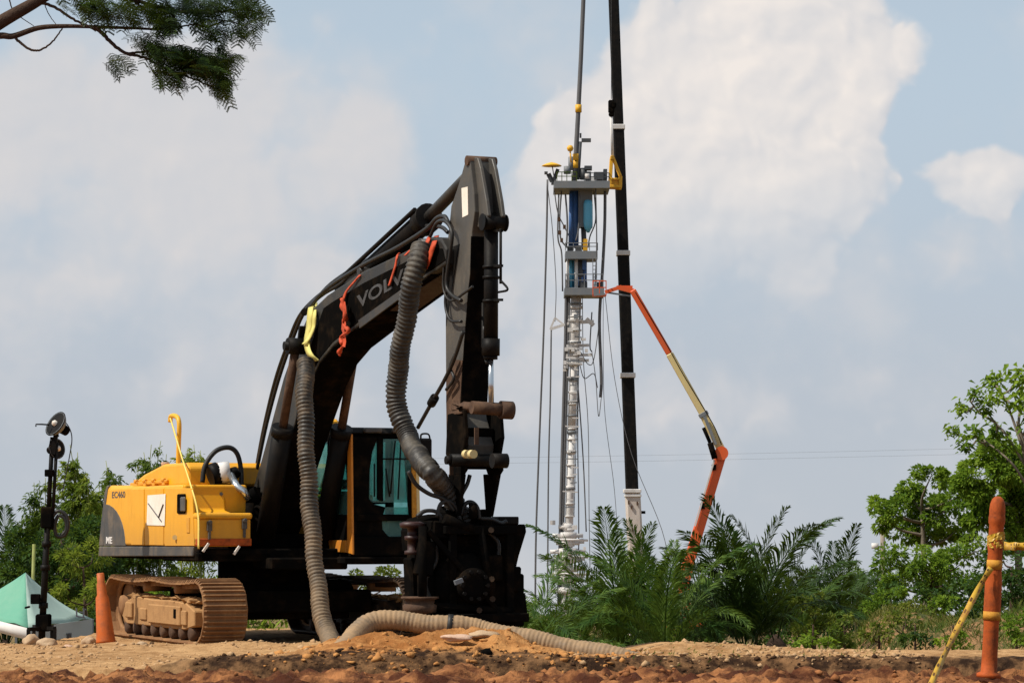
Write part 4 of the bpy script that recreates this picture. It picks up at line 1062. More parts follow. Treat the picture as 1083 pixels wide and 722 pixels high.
# ------------------------------------------------------------------ light mast
def make_light():
    Y = 39.9; base = at(43, 675, Y); g = H(base.x, base.y)
    o = thing('light_mast', 'slim black mobile light mast with round lamps at its top', 'light mast', (base.x, base.y, g)); off = Vector((base.x, base.y, g))
    A = lambda u, v, d=0: at(u, v, Y + d) - off
    m = MB(); m.cyl(A(44, 676), A(51, 540), .050, .042, n=12); m.cyl(A(51, 545), A(55.5, 462), .032, n=10); m.cyl(A(55, 560), A(60, 468), .025, n=10)
    ms = m.build('mast', 'black', o)
    for v in (548, 575, 600, 640):
        m = MB(); u = 51 + (540 - v) * 7 / 136; m.cyl(A(u, v + 3), A(u, v - 3), .066, n=12); m.build('mast_collar', 'black', ms)
    m = MB(); m.box(A(50, 547), (.17, .15, .30)); m.build('winch_box', 'shade_black', o, bevel=.02)
    m = MB(); m.box(A(46, 658), (.20, .2, .24)); m.build('base_box', 'shade_black', o, bevel=.02)
    m = MB(); m.box(A(52, 500, -.05), (.12, .08, .10)); m.build('junction_box', 'shade_black', o, bevel=.01)
    m = MB(); m.box(A(37.5, 633, -.1), (.13, .08, .14)); m.bar(A(38, 636, -.1), A(45, 632), .03); m.bar(A(32, 641, -.1), A(26, 642.5, -.12), .03); m.build('control_panel', 'shade_black', o, bevel=.01)
    pts = [A(56, 545), A(62, 540), A(70, 545), A(72, 556), A(68, 566), A(60, 566), A(58, 555), A(62, 545), A(69, 549), A(70, 560), A(63, 568)]
    MB().tube(spline(pts, 6), .028, 6).build('cable_coil', 'rubber', o)
    for u, v, d in ((30, 665, -.3), (58, 664, -.2), (36, 662, .4), (55, 662, .4)):
        m = MB(); q = A(u, v, d); m.bar(A(46, 664), q, .05); m.bar(q, Vector((q.x, q.y, .02)), .045); m.cyl(Vector((q.x, q.y, 0)), Vector((q.x, q.y, .03)), .07); m.build('outrigger', 'black', o)
    # lamps: open reflector bowls
    def lamp(c, ax, r, name):
        ax = Vector(ax).normalized(); m = MB()
        prof = []
        for i in range(9):
            t = i / 8 * 1.25; prof.append((r * math.sin(t) / math.sin(1.25), -r * .95 * math.cos(t)))
        inner = [(a * .94, b + .012) for a, b in reversed(prof)]
        m.lathe(prof + inner, c, ax, 24)
        l = m.build(name, 'steel', o)
        m = MB(); m.lathe([(r * .93, -r * .30), (r * 1.04, -r * .30), (r * 1.04, -r * .25), (r * .93, -r * .25)], c, ax, 24); m.build('lamp_rim', 'black', l)
        m = MB(); m.cyl(c - ax * r * .9, c - ax * r * 1.5, r * .42, r * .34, n=14); m.build('ballast', 'shade_black', l)
        m = MB(); m.lathe([(.002, -.08), (.04, -.05), (.04, .05), (.002, .08)], c - ax * r * .35, ax, 12); m.build('bulb', 'paper', l)
        return l
    lamp(A(56, 446, -.05), (-.62, -.62, .48), .185, 'flood_lamp')
    lamp(A(62, 474, .02), (.70, -.62, .10), .14, 'flood_lamp')
    m = MB(); m.bar(A(60, 462), A(58, 450), .06); m.bar(A(56, 478), A(60, 455), .06); m.bar(A(55, 480), A(57, 466), .10); m.tube([A(52, 449, -.05), A(44, 448.5, -.1), A(38, 448.5, -.12), A(38, 451, -.12)], .012, 6)
    m.build('lamp_bracket', 'black', o)
    MB().tube(spline([A(64, 442), A(72, 450), A(76, 462), A(74, 480), A(66, 520)], 6), .008, 5).build('lamp_cable', 'rubber', o)
make_light()
#%%FAR
# ------------------------------------------------------------------ far machines
def offs(u, v, Y):
    b = at(u, v, Y); b.z = H(b.x, b.y); return b
class WO(MB):
    """collects in world space, builds relative to an offset"""
    def __init__(s, off): super().__init__(); s.off = off
    def build(s, *a, **k):
        s.v = [tuple(Vector(q) - s.off) for q in s.v]; return MB.build(s, *a, **k)

def make_tower():
    Y = 220.0; off = offs(600, 600, Y); o = thing('well_tower', 'tall blue and white coiled tubing tower on a white wellhead stack', 'tower', off)
    A = lambda u, v, d=0: at(u, v, Y + d)
    N = lambda: WO(off)
    px = Y / FPX                                   # metres in a photo pixel there
    def pipe(a, b, w0, w1, name, mat, n=14):
        m = N(); m.cyl(a, b, w0 * px / 2, w1 * px / 2, n=n); return m.build(name, mat, o)
    base = A(598, 640); base.z = off.z
    pipe(A(600.5, 605), A(604.5, 455), 9, 8, 'riser_pipe', 'white'); pipe(A(604.5, 455), A(607, 378), 8.5, 8.5, 'riser_pipe', 'white'); pipe(A(607, 378), A(609.5, 312), 11, 11, 'riser_pipe', 'white')
    pipe(base, A(600.5, 605), 14, 12, 'riser_pipe', 'white')
    for u, v, w in ((601.5, 560, 12), (603, 515, 11), (604, 478, 11), (604.7, 457, 11), (605.5, 425, 11), (606, 400, 11), (606.5, 385, 14), (607.5, 362, 14), (608.5, 338, 15), (609, 325, 14)):
        m = N(); c = A(u, v); m.cyl(c - Vector((0, 0, 1.6 * px)), c + Vector((0, 0, 1.6 * px)), w * px / 2, n=14); m.build('flange_collar', 'white' if v > 470 or v < 400 else 'steel', o)
    # blow-out preventer stack at the foot
    for i, (v, w) in enumerate(((557, 16), (566, 26), (574, 20), (583, 30), (592, 24), (601, 30), (612, 26), (624, 30))):
        m = N(); c = A(600.5, v); m.lathe([(.3, -.28), (w * px * .36, -.24), (w * px * .36, .24), (.3, .28)], c, (0, 0, 1), 14)
        m.cyl(c - Vector((w * px * .62, .2, 0)), c + Vector((w * px * .62, -.2, 0)), .16, n=10); m.build('preventer_body', 'white', o)
    for v in (570, 588, 606):
        m = N(); m.cyl(A(586, v, -1), A(622, v + 1, -1), .09, n=8); m.build('kill_line', 'white', o)
        m = N(); m.cyl(A(590, v + 4, .8), A(618, v + 3, .8), .10, n=8); m.build('kill_line', 'white', o)
    # side arms on the riser
    m = N(); m.bar(A(582, 348), A(604, 341), .20); m.bar(A(604, 341), A(628, 340), .25); m.bar(A(582, 348), A(587, 336), .14); m.bar(A(587, 336), A(596, 343), .12); m.bar(A(620, 337), A(628, 344), .3); m.build('outrigger_arm', 'white', o)
    for v, w in ((366, 20), (376, 24), (382, 20)):
        m = N(); m.bar(A(608 - w * .45, v), A(608 + w * .75, v - 1), .22); m.bar(A(608 - w * .4, v + 2, -1), A(608 + w * .4, v + 3, -1), .16); m.build('ring_bracket', 'white', o)
    # platforms
    def deck(u0, u1, v, dpt, th, name):
        m = N(); a = A(u0, v, -dpt / 2); b = A(u1, v, -dpt / 2); c = (a + b) / 2 + Vector((0, dpt / 2, 0)); m.box(c, (b.x - a.x, dpt, th)); return m.build(name, 'steel', o)
    def rails(u0, u1, v, h, dpt, par, mat, n=5):
        m = N()
        for d in (-dpt / 2, dpt / 2):
            for k in range(n):
                u = u0 + (u1 - u0) * k / (n - 1); m.bar(A(u, v, d), A(u, v - h, d), .06)
            for q in (.55, 1): m.bar(A(u0, v - h * q, d), A(u1, v - h * q, d), .06)
        for u in (u0, u1):
            for q in (.55, 1): m.bar(A(u, v - h * q, -dpt / 2), A(u, v - h * q, dpt / 2), .06)
        return m.build('guard_rail', mat, par)
    d1 = deck(597, 639, 308, 3.6, .55, 'lower_platform'); d2 = deck(598, 632, 269.5, 3.0, .6, 'middle_platform'); d3 = deck(586, 645, 195, 4.6, .55, 'top_platform')
    rails(598, 638, 304, 14, 3.4, d1, 'steel'); rails(598, 632, 265, 8, 2.8, d2, 'steel'); r3 = rails(589, 610, 192, 10, 4.2, d3, 'leaf_yel'); rails(618, 644, 192, 9, 4.2, d3, 'steeldk')
    for u, v, w, h in ((600, 302, 4, 12), (603, 266, 6, 10), (634, 302, 6, 6), (617, 303, 8, 9), (612, 264, 7, 8)): m = N(); c = A(u, v); m.box(c, (w * px, 1.2, h * px)); m.build('equipment_box', 'steeldk', o)
    # injector: blue columns
    m = N(); m.cyl(A(607.5, 200), A(606.5, 262), .40, n=14); m.cyl(A(604, 205, -.5), A(604, 258, -.5), .16, n=8); m.build('injector_column', 'blue', o)
    m = N(); m.box((A(619, 218) + A(619, 220)) / 2, (15 * px, 1.2, 44 * px)); m.build('injector_case', 'steel', o)
    m = N(); m.lathe([(.10, 0), (.28, .35), (.36, .6), (.36, 2.2), (.28, 2.5), (.1, 2.55)], A(622, 246, -1), (0, 0, 1), 14); m.build('hydraulic_accumulator', 'cyan', o)
    m = N(); m.cyl(A(617, 240), A(618, 264), .20, n=10); m.build('stripper_rod', 'steeldk', o)
    m = N(); m.box(A(619, 259, -1), (.35, .35, .9)); m.build('yellow_valve', 'hook', o)
    for i, u in enumerate((600.5, 603.5, 606.5, 609.5, 613.5, 618)):
        m = N(); m.cyl(A(u, 304, -.6 + .3 * (i % 3)), A(u, 272, -.6 + .3 * (i % 3)), (.12, .16, .14, .14, .24, .2)[i], n=8); m.build('cage_post', ('white', 'cyan', 'cyan', 'white', 'steeldk', 'blue')[i], o)
    m = N(); m.box(A(612, 298), (9 * px, 1.0, 9 * px)); m.build('tubing_guide', 'blue', o)
    m = N(); m.box(A(617, 279), (6 * px, .9, 14 * px)); m.build('tubing_guide', 'blue', o)
    # gear on the top platform
    m = N(); m.cyl(A(600, 184), A(600, 176), .28, n=12); m.cyl(A(604, 180), A(604, 166), .22, n=12); m.build('hydraulic_drum', 'steel', o)
    m = N(); m.cyl(A(617, 178), A(617, 190), .28, n=12); m.box(A(622, 178), (8 * px, .9, 4 * px)); m.box(A(622, 187), (6 * px, 1.2, 9 * px)); m.box(A(633, 187), (10 * px, 1.4, 8 * px)); m.box(A(640, 185), (4 * px, 1, 11 * px)); m.build('hydraulic_unit', 'steeldk', o)
    m = N(); m.box(A(628, 190), (6 * px, 1.2, 5 * px)); m.cyl(A(621, 189, -2), A(621, 184, -2), .2, n=10); m.build('pale_tank', 'white', o)
    m = N(); m.lathe([(.01, -.26), (.18, -.2), (.27, 0), (.18, .2), (.01, .26)], A(603, 157, -.5), (0, 0, 1), 14); m.cyl(A(603, 160, -.5), A(604, 172, -.5), .06, n=6); m.build('orange_float', 'hook', o)
    m = N(); m.cyl(A(611, 190), A(613.5, 150), .15, n=8); m.box(A(620, 148.5), (10 * px, .3, .28)); m.bar(A(614, 146), A(614, 141), .14); m.build('wind_mast', 'steeldk', o)
    m = N(); m.bar(A(580, 184), A(584, 192), .35); m.bar(A(586, 190), A(590, 179), .28); m.bar(A(583, 192), A(588, 192), .5); m.box(A(577.5, 183), (3.5 * px, .5, 2.5 * px)); m.build('davit_arm', 'steeldk', o)
    # tubing that runs up out of the injector
    m = N(); m.tube([A(607.5, 195), A(609, 165), A(611.5, 120), A(614.5, 60), A(617, 0), A(620, -70)], [.20, .19, .18, .17, .17, .17], 10); tb = m.build('coiled_tubing', 'cable', o)
    for u, v in ((611.8, 115), (609, 167), (608.6, 174)):
        m = N(); c = A(u, v); m.cyl(c - Vector((0, 0, .3)), c + Vector((0, 0, .3)), .25, n=10); m.build('yellow_clamp', 'hook', tb)
    # cables and hoses hanging from the platforms
    def cable(px_, r, d=0):
        m = N(); m.tube(spline([A(u, v, d) for u, v in px_], 6), r, 6); return m.build('hanging_cable', 'cable', o)
    cable([(579, 190), (578, 250), (575, 350), (571, 450), (567, 560), (566, 640)], .075, -1); cable([(583, 348), (582, 420), (580, 500), (579, 640)], .06)
    cable([(599, 308), (598, 360), (596, 430), (593.5, 520), (591, 640)], .13); cable([(602, 308), (600.5, 360), (598.5, 430), (596, 520), (594, 640)], .11)
    cable([(640, 200), (639.5, 240), (637, 290), (634, 340), (636, 400), (635, 420)], .12); cable([(626, 330), (624, 365), (626, 372)], .05)
    cable([(610, 395), (613, 430), (617, 490), (620, 562)], .05); cable([(612, 380), (611, 460), (612, 540), (612, 600)], .045)
    cable([(594, 200), (592, 230), (593, 252), (600, 262)], .06); cable([(586, 200), (590, 225), (597, 240), (602, 250)], .045); cable([(591, 205), (590, 250), (594, 268), (595, 308)], .06)
    cable([(628, 200), (630, 232), (624, 250), (622, 262)], .05); cable([(613, 385), (618, 400), (628, 395), (632, 410)], .035, -.5); cable([(640, 312), (650, 400), (668, 480), (700, 560), (712, 620)], .025, -1)
    for k in range(26):
        v = 330 + k * 8.6; u = 609 - (v - 312) * .029; a = random.uniform(3, 8)
        m = N(); m.bar(A(u - a * random.choice((0, 1)), v, -1.2), A(u + a, v + random.uniform(-1, 1), -1.2), .09); m.build('riser_rung', 'white' if k % 3 else 'steel', o)
    for k in range(18):
        v = 322 + k * 13.1 + random.uniform(-2, 2); u = 609 - (v - 312) * .029; m = N(); c = A(u, v); m.cyl(c - Vector((0, 0, .06)), c + Vector((0, 0, .06)), (7.2 if v < 378 else 5.6) * px, n=12); m.build('riser_ring', 'steel' if k % 3 == 0 else 'white', o)
    for k in range(22):
        v = random.uniform(320, 400) if k < 12 else random.uniform(548, 612); u = 607 + random.uniform(-13, 15) if k < 12 else 601 + random.uniform(-17, 19); m = N(); m.box(A(u, v, random.uniform(-1.5, 0)), (random.uniform(2, 6) * px, .4, random.uniform(2, 5) * px)); m.build('riser_fitting', random.choice(('white', 'white', 'steel')), o)
    m = N(); m.bar(A(613.5, 318, -1), A(607, 545, -1), .07); m.build('riser_guide', 'steel', o)
    m = N(); m.bar(A(603, 318, -1), A(597, 545, -1), .07); m.build('riser_guide', 'steel', o)
    cable([(638, 312), (638, 380), (640, 440), (650, 520), (655, 600)], .022); cable([(616, 312), (617, 380), (622, 450), (623, 540), (624, 600)], .03); cable([(630, 200), (631, 260), (629, 310)], .05, -1.5)
    cable([(579, 196), (584, 240), (588, 300), (587, 340)], .03); cable([(634, 340), (628, 380), (622, 385), (614, 372)], .035, -1); cable([(636, 420), (633, 440), (630, 400), (626, 372)], .03, -1)
    cable([(613, 205), (612, 240), (609, 255)], .06, -1.3); cable([(598, 205), (600, 235), (599, 262)], .07, -1.3)
    for u, v in ((592, 246), (594, 254), (597, 240), (591, 232)):
        m = N(); m.box(A(u, v, -.8), (3 * px, .4, 4 * px)); m.build('hose_fitting', 'rust', o)
    for u in (627, 631, 600): 
        m = N(); m.bar(A(u, 304, -1.6), A(u, 272, -1.6), .06); m.build('ladder_rail', 'steel', o)
    for k in range(8):
        m = N(); m.bar(A(627, 301 - k * 4, -1.6), A(631, 301 - k * 4, -1.6), .05); m.build('ladder_rung', 'steel', o)
    return o
make_tower()
um = WO(offs(583, 174, 220)); um.lathe([(.78, -.06), (.74, .0), (.45, .13), (.15, .22), (.02, .26)], at(583.5, 175, 219.2), (0, 0, 1), 16)
um = um.build('parasol_canopy', 'hook'); 
pz = thing('parasol', 'small yellow parasol at the left end of the tower platform', 'parasol', offs(583, 174, 220)); um.parent = pz
q = WO(pz.location); q.cyl(at(584, 175, 219.2), at(587, 194, 219.2), .04, n=6); q.build('parasol_pole', 'steel', pz)

def make_crane():
    Y = 224.0; off = offs(674, 600, Y); o = thing('mobile_crane', 'black telescopic crane boom with a cream base section behind the palms', 'crane', off)
    px = Y / FPX; A = lambda u, v, d=0: at(u, v, Y + d); N = lambda: WO(off)
    foot = A(674, 620); foot.z = off.z
    def C(v):  # centre line
        return A(649 + (v - 0) * (668.5 - 649) / 520, v)
    secs = [(520, 397, 13.2), (397, 268, 12.4), (268, 135, 11.6), (135, -40, 10.8), (-40, -190, 10)]
    for v0, v1, w in secs:
        m = N(); m.bar(C(v0), C(v1), w * px, w * px * 1.2, up=(0, 1, 0)); m.build('boom_section', 'black', o, bevel=.12)
    m = N(); m.bar(A(668.8, 518), A(672.5, 590), 16 * px, 18 * px, up=(0, 1, 0)); m.bar(A(672.5, 590), foot, 18 * px, 19 * px, up=(0, 1, 0)); bs = m.build('boom_base', 'palecream', o, bevel=.15)
    for v, w, h in ((519, 18.5, 2.0), (524, 17.5, 1.4), (397, 16, 2.6), (268, 14.5, 2.6), (135, 13.5, 2.6)):
        m = N(); c = C(v) if v < 520 else A(669 + (v - 520) * .05, v); d = Vector((0, 0, h * px)); m.bar(c - d, c + d, w * px, w * px * 1.2, up=(0, 1, 0)); m.build('boom_collar', 'white', o, bevel=.04)
    for u, v in ((665, 531), (668, 536), (674, 532), (669, 560)):
        m = N(); m.box(A(u, v, -.75), (.12, .1, .3)); m.build('boom_bracket', 'rust', bs)
    m = N(); m.bar(A(674, 541), A(678, 541), .12); m.box(A(680, 541.5), (5 * px, .4, 3 * px)); m.build('flood_light', 'shade_black', o)
    # hook block and lines
    m = N()
    for d in (-.16, .16): m.tube(spline([A(646.5, -190, -2), A(646.5, 0, -2), A(646.5, 105, -2)], 4), .028, 5)
    m.build('hoist_line', 'cable', o)
    m = N(); c = A(646.5, 113, -2); m.box(c, (6.5 * px, .5, 14 * px)); m.cyl(c + Vector((.1, -.3, .12)), c + Vector((.1, .3, .12)), .3, n=14); m.cyl(c + Vector((0, -.2, -.6)), c + Vector((0, .2, -.6)), .22, n=12); m.build('hook_block', 'shade_black', o, bevel=.1)
    m = N(); m.tube([A(646, 122, -2), A(647.5, 166, -2)], .09, 8); m.tube([A(647, 122, -2), A(648.5, 166, -2)], .07, 8); m.build('hoist_sling', 'white', o)
    # lower carrier, mostly behind the palms
    m = N(); b = foot; m.box(b + Vector((1.5, 1.5, 1.3)), (9, 2.8, .7)); m.box(b + Vector((.6, 1.5, 2.3)), (3.6, 2.6, 1.4)); m.box(b + Vector((5.0, 1.5, 2.1)), (1.6, 2.5, 1.7)); m.build('carrier', 'cream', o, bevel=.1)
    for i in range(4):
        for d in (.2, 2.8):
            m = N(); c = b + Vector((-2 + i * 2.2, 1.5 + d - 1.5, .62)); m.lathe([(.3, -.2), (.6, -.2), (.64, -.1), (.64, .1), (.6, .2), (.3, .2)], c, (0, 1, 0), 16); m.build('wheel', 'rubber', o)
make_crane()
hk = thing('lifting_bail', 'yellow triangular lifting frame between the tower platform and crane boom', 'lifting frame', at(651, 197, 221.5))
A_ = lambda u, v: at(u, v, 221.5)
m = WO(hk.location)
for d in (0, 1.1):
    D = Vector((0, d, 0)); m.bar(A_(647, 166) + D, A_(645, 198) + D, .26, .16); m.bar(A_(648.5, 166) + D, A_(656.5, 186) + D, .26, .16); m.bar(A_(656.5, 186) + D, A_(656, 199) + D, .26, .16)
    m.bar(A_(645, 197) + D, A_(656.5, 197.5) + D, .30, .2); m.bar(A_(645, 189) + D, A_(656, 189.5) + D, .2, .15)
m.bar(A_(647.5, 167) - Vector((0, .2, 0)), A_(647.5, 167) + Vector((0, 1.3, 0)), .3)
m.build('bail_frame', 'hook', hk, bevel=.03)
m = WO(hk.location); m.box(A_(650.5, 194) + Vector((0, .5, 0)), (.75, .8, .6)); m.build('bail_block', 'hook', hk, bevel=.05)

def make_lift():
    Y = 212.0; off = offs(724, 640, Y); o = thing('boom_lift', 'orange and cream articulated boom lift reaching across to the tower platform', 'boom lift', off)
    px = Y / FPX; A = lambda u, v, d=0: at(u, v, Y + d); N = lambda: WO(off)
    def sec(a, b, w, name, mat): m = N(); m.bar(A(*a), A(*b), w * px, w * px * 1.2, up=(0, 1, 0)); return m.build(name, mat, o, bevel=.06)
    sec((762, 482), (728, 596), 11, 'lower_boom', 'lift'); sec((729, 592), (722, 618), 12.5, 'lower_boom_sleeve', 'lift'); 
    m = N(); m.bar(A(755.5, 486, -.6), A(735, 556, -.6), .12, .12); m.build('boom_cable_tray', 'white', o)
    sec((765, 480), (744, 438), 8.5, 'middle_boom', 'cream'); sec((744, 438), (708, 374), 7.6, 'middle_boom', 'cream'); sec((708, 374), (669, 307), 6.6, 'upper_boom', 'lift')
    m = N(); m.bar(A(745, 440, -.6), A(757, 470, -.6), .22); m.build('boom_rail', 'steel', o)
    m = N(); m.cyl(A(763, 479, -.7), A(763, 479, .7), .52, n=16); m.build('elbow_joint', 'lift', o)
    m = N(); m.cyl(A(744, 452, -.8), A(751, 468, -.8), .14, n=10); m.cyl(A(751, 468, -.8), A(756, 485, -.8), .22, n=10); m.build('lift_cylinder', 'shade_black', o)
    for a in ((756, 494), (744, 535), (733, 574)):
        m = N(); m.box(A(a[0] - 1, a[1], -.55), (.34, .12, .42)); m.build('boom_hose_clip', 'shade_black', o)
    m = N(); m.tube(spline([A(763, 470, -.7), A(756, 452, -.7), A(742, 428, -.6), A(722, 395, -.55), (A(706, 366, -.5)), A(688, 336, -.5), A(672, 309, -.5)], 5), .035, 6); m.build('boom_hose', 'shade_black', o)
    for a in ((744, 438),):
        m = N(); c = A(*a); d = (A(708, 374) - A(744, 438)).normalized() * .16; m.bar(c - d, c + d, .70, .82, up=(0, 1, 0)); m.build('boom_joint', 'steel', o, bevel=.03)
    m = N(); m.bar(A(670, 308), A(655, 304), .36); m.bar(A(655, 304), A(640, 309), .26); m.bar(A(669, 303.5), A(652, 303.5), .2); m.build('jib', 'lift', o)
    m = N(); m.bar(A(640, 309), A(667, 313), .12); m.bar(A(640, 311, -.8), A(628, 312, -.8), .14); m.build('jib_link', 'steel', o)
    m = N()
    for d in (-.5, .9):
        for u in (627, 634, 641): m.bar(A(u, 312, d), A(u, 297, d), .07)
        for v in (297, 304, 312): m.bar(A(627, v, d), A(641, v, d), .07)
    for u in (627, 641):
        for v in (297, 304, 312): m.bar(A(u, v, -.5), A(u, v, .9), .07)
    m.box(A(634, 312.5, .2), (14 * px, 1.4, .1)); m.build('basket', 'lift', o)
    m = N(); b = off; m.box(b + Vector((0, 0, 1.0)), (5, 2.4, .7)); m.box(b + Vector((.3, 0, 1.9)), (3.4, 2.2, 1.1)); m.bar(b + Vector((0, 0, 2.2)), A(723, 615), .8, .9, up=(0, 1, 0)); m.build('chassis', 'lift', o, bevel=.08)
    for x in (-1.9, 1.9):
        for y in (-1.2, 1.2): m = N(); m.lathe([(.2, -.2), (.5, -.2), (.55, 0), (.5, .2), (.2, .2)], b + Vector((x, y, .55)), (0, 1, 0), 16); m.build('wheel', 'rubber', o)
make_lift()

b = offs(933, 640, 112); pl = thing('utility_pole', 'weathered utility pole with a small white fitting by the right trees', 'pole', b)
m = WO(b); m.cyl(b, at(933.5, 540, 112), .12, .09, n=10); m.build('pole_shaft', 'pole', pl)
m = WO(b); m.bar(at(925, 579, 112), at(933, 583, 112), .06); m.bar(at(927, 585, 112), at(933, 584, 112), .10); m.build('cross_bracket', 'pole', pl)
m = WO(b); m.cyl(at(925.5, 580, 112), at(925.5, 574, 112), .14, n=10); m.build('insulator', 'white', pl)
for k, (dv, lb) in enumerate(((0, 'upper thin power line crossing the sky behind the crane'), (6, 'lower thin power line crossing the sky behind the crane'))):
    p = [at(u, 470 + 14 * math.sin(math.pi * (u + 600) / 2200) - (u - 500) * .012 + dv, 250) for u in range(300, 1700, 50)]
    tag(MB().tube(p, .008, 5).build('power_line', 'steel'), lb, 'power line', 'power lines')
#%%VEG
# ------------------------------------------------------------------ vegetation
def unit(a): return a / np.maximum(np.linalg.norm(a, axis=-1, keepdims=True), 1e-9)
def leaves(P, D, L, W, droop=.15):
    """one folded diamond-shaped leaf (4 vertices, 2 triangles) per point, pointing along D"""
    n = len(P); D = unit(D); up = RNG.normal(size=(n, 3)) * .5 + np.array([0, 0, 1.0]); S = unit(np.cross(D, up)); Nn = np.cross(S, D)
    L = np.broadcast_to(np.asarray(L, float).reshape(-1, 1), (n, 1)); W = np.broadcast_to(np.asarray(W, float).reshape(-1, 1), (n, 1))
    a = P; b = P + D * L * .45 + S * W * .5 + Nn * W * .18; c = P + D * L - np.array([0, 0, 1.0]) * L * droop; d = P + D * L * .45 - S * W * .5 + Nn * W * .18
    V = np.stack([a, b, c, d], 1).reshape(-1, 3); k = np.arange(n)[:, None] * 4
    F = np.concatenate([k + [0, 1, 2], k + [0, 2, 3]], 0); return V, F
def ball(n, shell=.35):
    d = unit(RNG.normal(size=(n, 3))); r = (RNG.random((n, 1)) * (1 - shell) + shell) ** (1 / 2.2); return d * r, d

def tree(name, label, cat, base, clumps, mat, leaf=(.16, .09), per=260, trunk=None, tmat='bark', group=None, flat=.75, tr=.10, limbs=True, droop=.2, hang=0.0):
    """clumps: list of (world centre, radius). base: world point on the ground"""
    base = Vector(base); o = thing(name, label, cat, base, 0, group); PP = []; DD = []
    for c, r in clumps:
        c = np.array(c) - np.array(base); n = max(40, int(per * 7.5 * r * r)); 
        # a clump is itself several small sprays
        k = max(4, int(7 * r / .5)); sub, _ = ball(k, .55); sub = sub * np.array([1, 1, flat]) * r * .8
        idx = RNG.integers(0, k, n); p, d = ball(n, .2); s = r * RNG.uniform(.25, .5, (k, 1))[idx]
        P = c + sub[idx] + p * s * np.array([1, 1, .7]); dd = d + .5 * unit(sub[idx]) + np.array([0, 0, .15 - hang]) + RNG.normal(size=(n, 3)) * .3
        PP.append(P); DD.append(dd)
    P = np.concatenate(PP); D = np.concatenate(DD); n = len(P)
    L = leaf[0] * .56 * RNG.uniform(.6, 1.35, n); V, F = leaves(P, D, L, leaf[1] * L / leaf[0], droop)
    np_mesh('crown', V, F, mat, o)
    if trunk is not None:
        m = MB(); t = [Vector(q) - base for q in trunk]; k = len(spline(t, 6)); m.tube(spline(t, 6), [tr * (1 - .65 * i / (k - 1)) for i in range(k)], 8)
        if limbs:
            sp = spline(t, 6)
            for c, r in clumps:
                c = Vector(c) - base; j = min(range(len(sp)), key=lambda i: (sp[i] - c).length + max(0, sp[i].z - c.z + .2) * 2)
                mid = sp[j].lerp(c, .5) + Vector((random.uniform(-.1, .1), random.uniform(-.1, .1), -.06)); m.tube(spline([sp[j], mid, c], 4), [tr * .35, tr * .33, tr * .3, tr * .28, tr * .24, tr * .2, tr * .16, tr * .12, tr * .1], 5, caps=False)
        m.build('trunk', tmat, o)
    return o

# oil palms
def frond_mesh(name, L, bend, mat, nl=78, width=.62):
    """a frond growing from the origin, first upward, arching over towards +X"""
    V = []; F = []; rach = []; a = 0; p = np.array([0, 0, 0.0]); st = 26; ang = math.pi / 2
    for i in range(st + 1):
        rach.append(p.copy()); t = i / st; ang = math.pi / 2 - bend * t ** 1.5; p = p + np.array([math.cos(ang), 0, math.sin(ang)]) * L / st
    rach = np.array(rach); V = []; F = []
    for i in range(st + 1):
        r = .022 * (1 - .85 * i / st); k = len(V); V += [rach[i] + [0, r, 0], rach[i] + [0, -r, 0], rach[i] + [0, 0, r * .8]]
        if i: F += [(k - 3, k, k + 1), (k - 3, k + 1, k - 2), (k - 2, k + 1, k + 2), (k - 2, k + 2, k - 1), (k - 1, k + 2, k), (k - 1, k, k - 3)]
    for j in range(nl):
        t = .16 + .84 * (j + RNG.uniform(-.3, .3)) / nl; t = min(max(t, .12), .995); x = t * st; i = int(x); fr = x - i; q = rach[i] * (1 - fr) + rach[min(i + 1, st)] * fr
        tg = unit(rach[min(i + 1, st)] - rach[max(i - 1, 0)]); up = np.cross([0, 1.0, 0], tg) * -1
        ln = width * (math.sin(math.pi * min(1, .12 + t * .88)) ** .6 + .12) * RNG.uniform(.85, 1.1) * L / 3
        for s in (-1, 1):
            d = unit(tg * RNG.uniform(1.1, 1.6) + np.array([0, s * 1.0, 0]) * RNG.uniform(.65, .95) + up * RNG.uniform(-.05, .45)); w = .024 * L / 3
            mid = q + d * ln * .5; tip = q + d * ln - np.array([0, 0, 1.0]) * ln * RNG.uniform(.12, .38); k = len(V); e = tg * w
            V += [q, mid + e, mid - e, tip]; F += [(k, k + 1, k + 2), (k + 1, k + 3, k + 2)]
    me = bpy.data.meshes.new(name); me.from_pydata([tuple(v) for v in V], [], F); me.materials.append(M[mat]); return me
FM = {(b, m): [frond_mesh('frond', 3, bend * RNG.uniform(.9, 1.1), m) for _ in range(2)] for b, bend in enumerate((.55, 1.15, 1.75)) for m in ('palm', 'palm_dark', 'palm_yellow')}
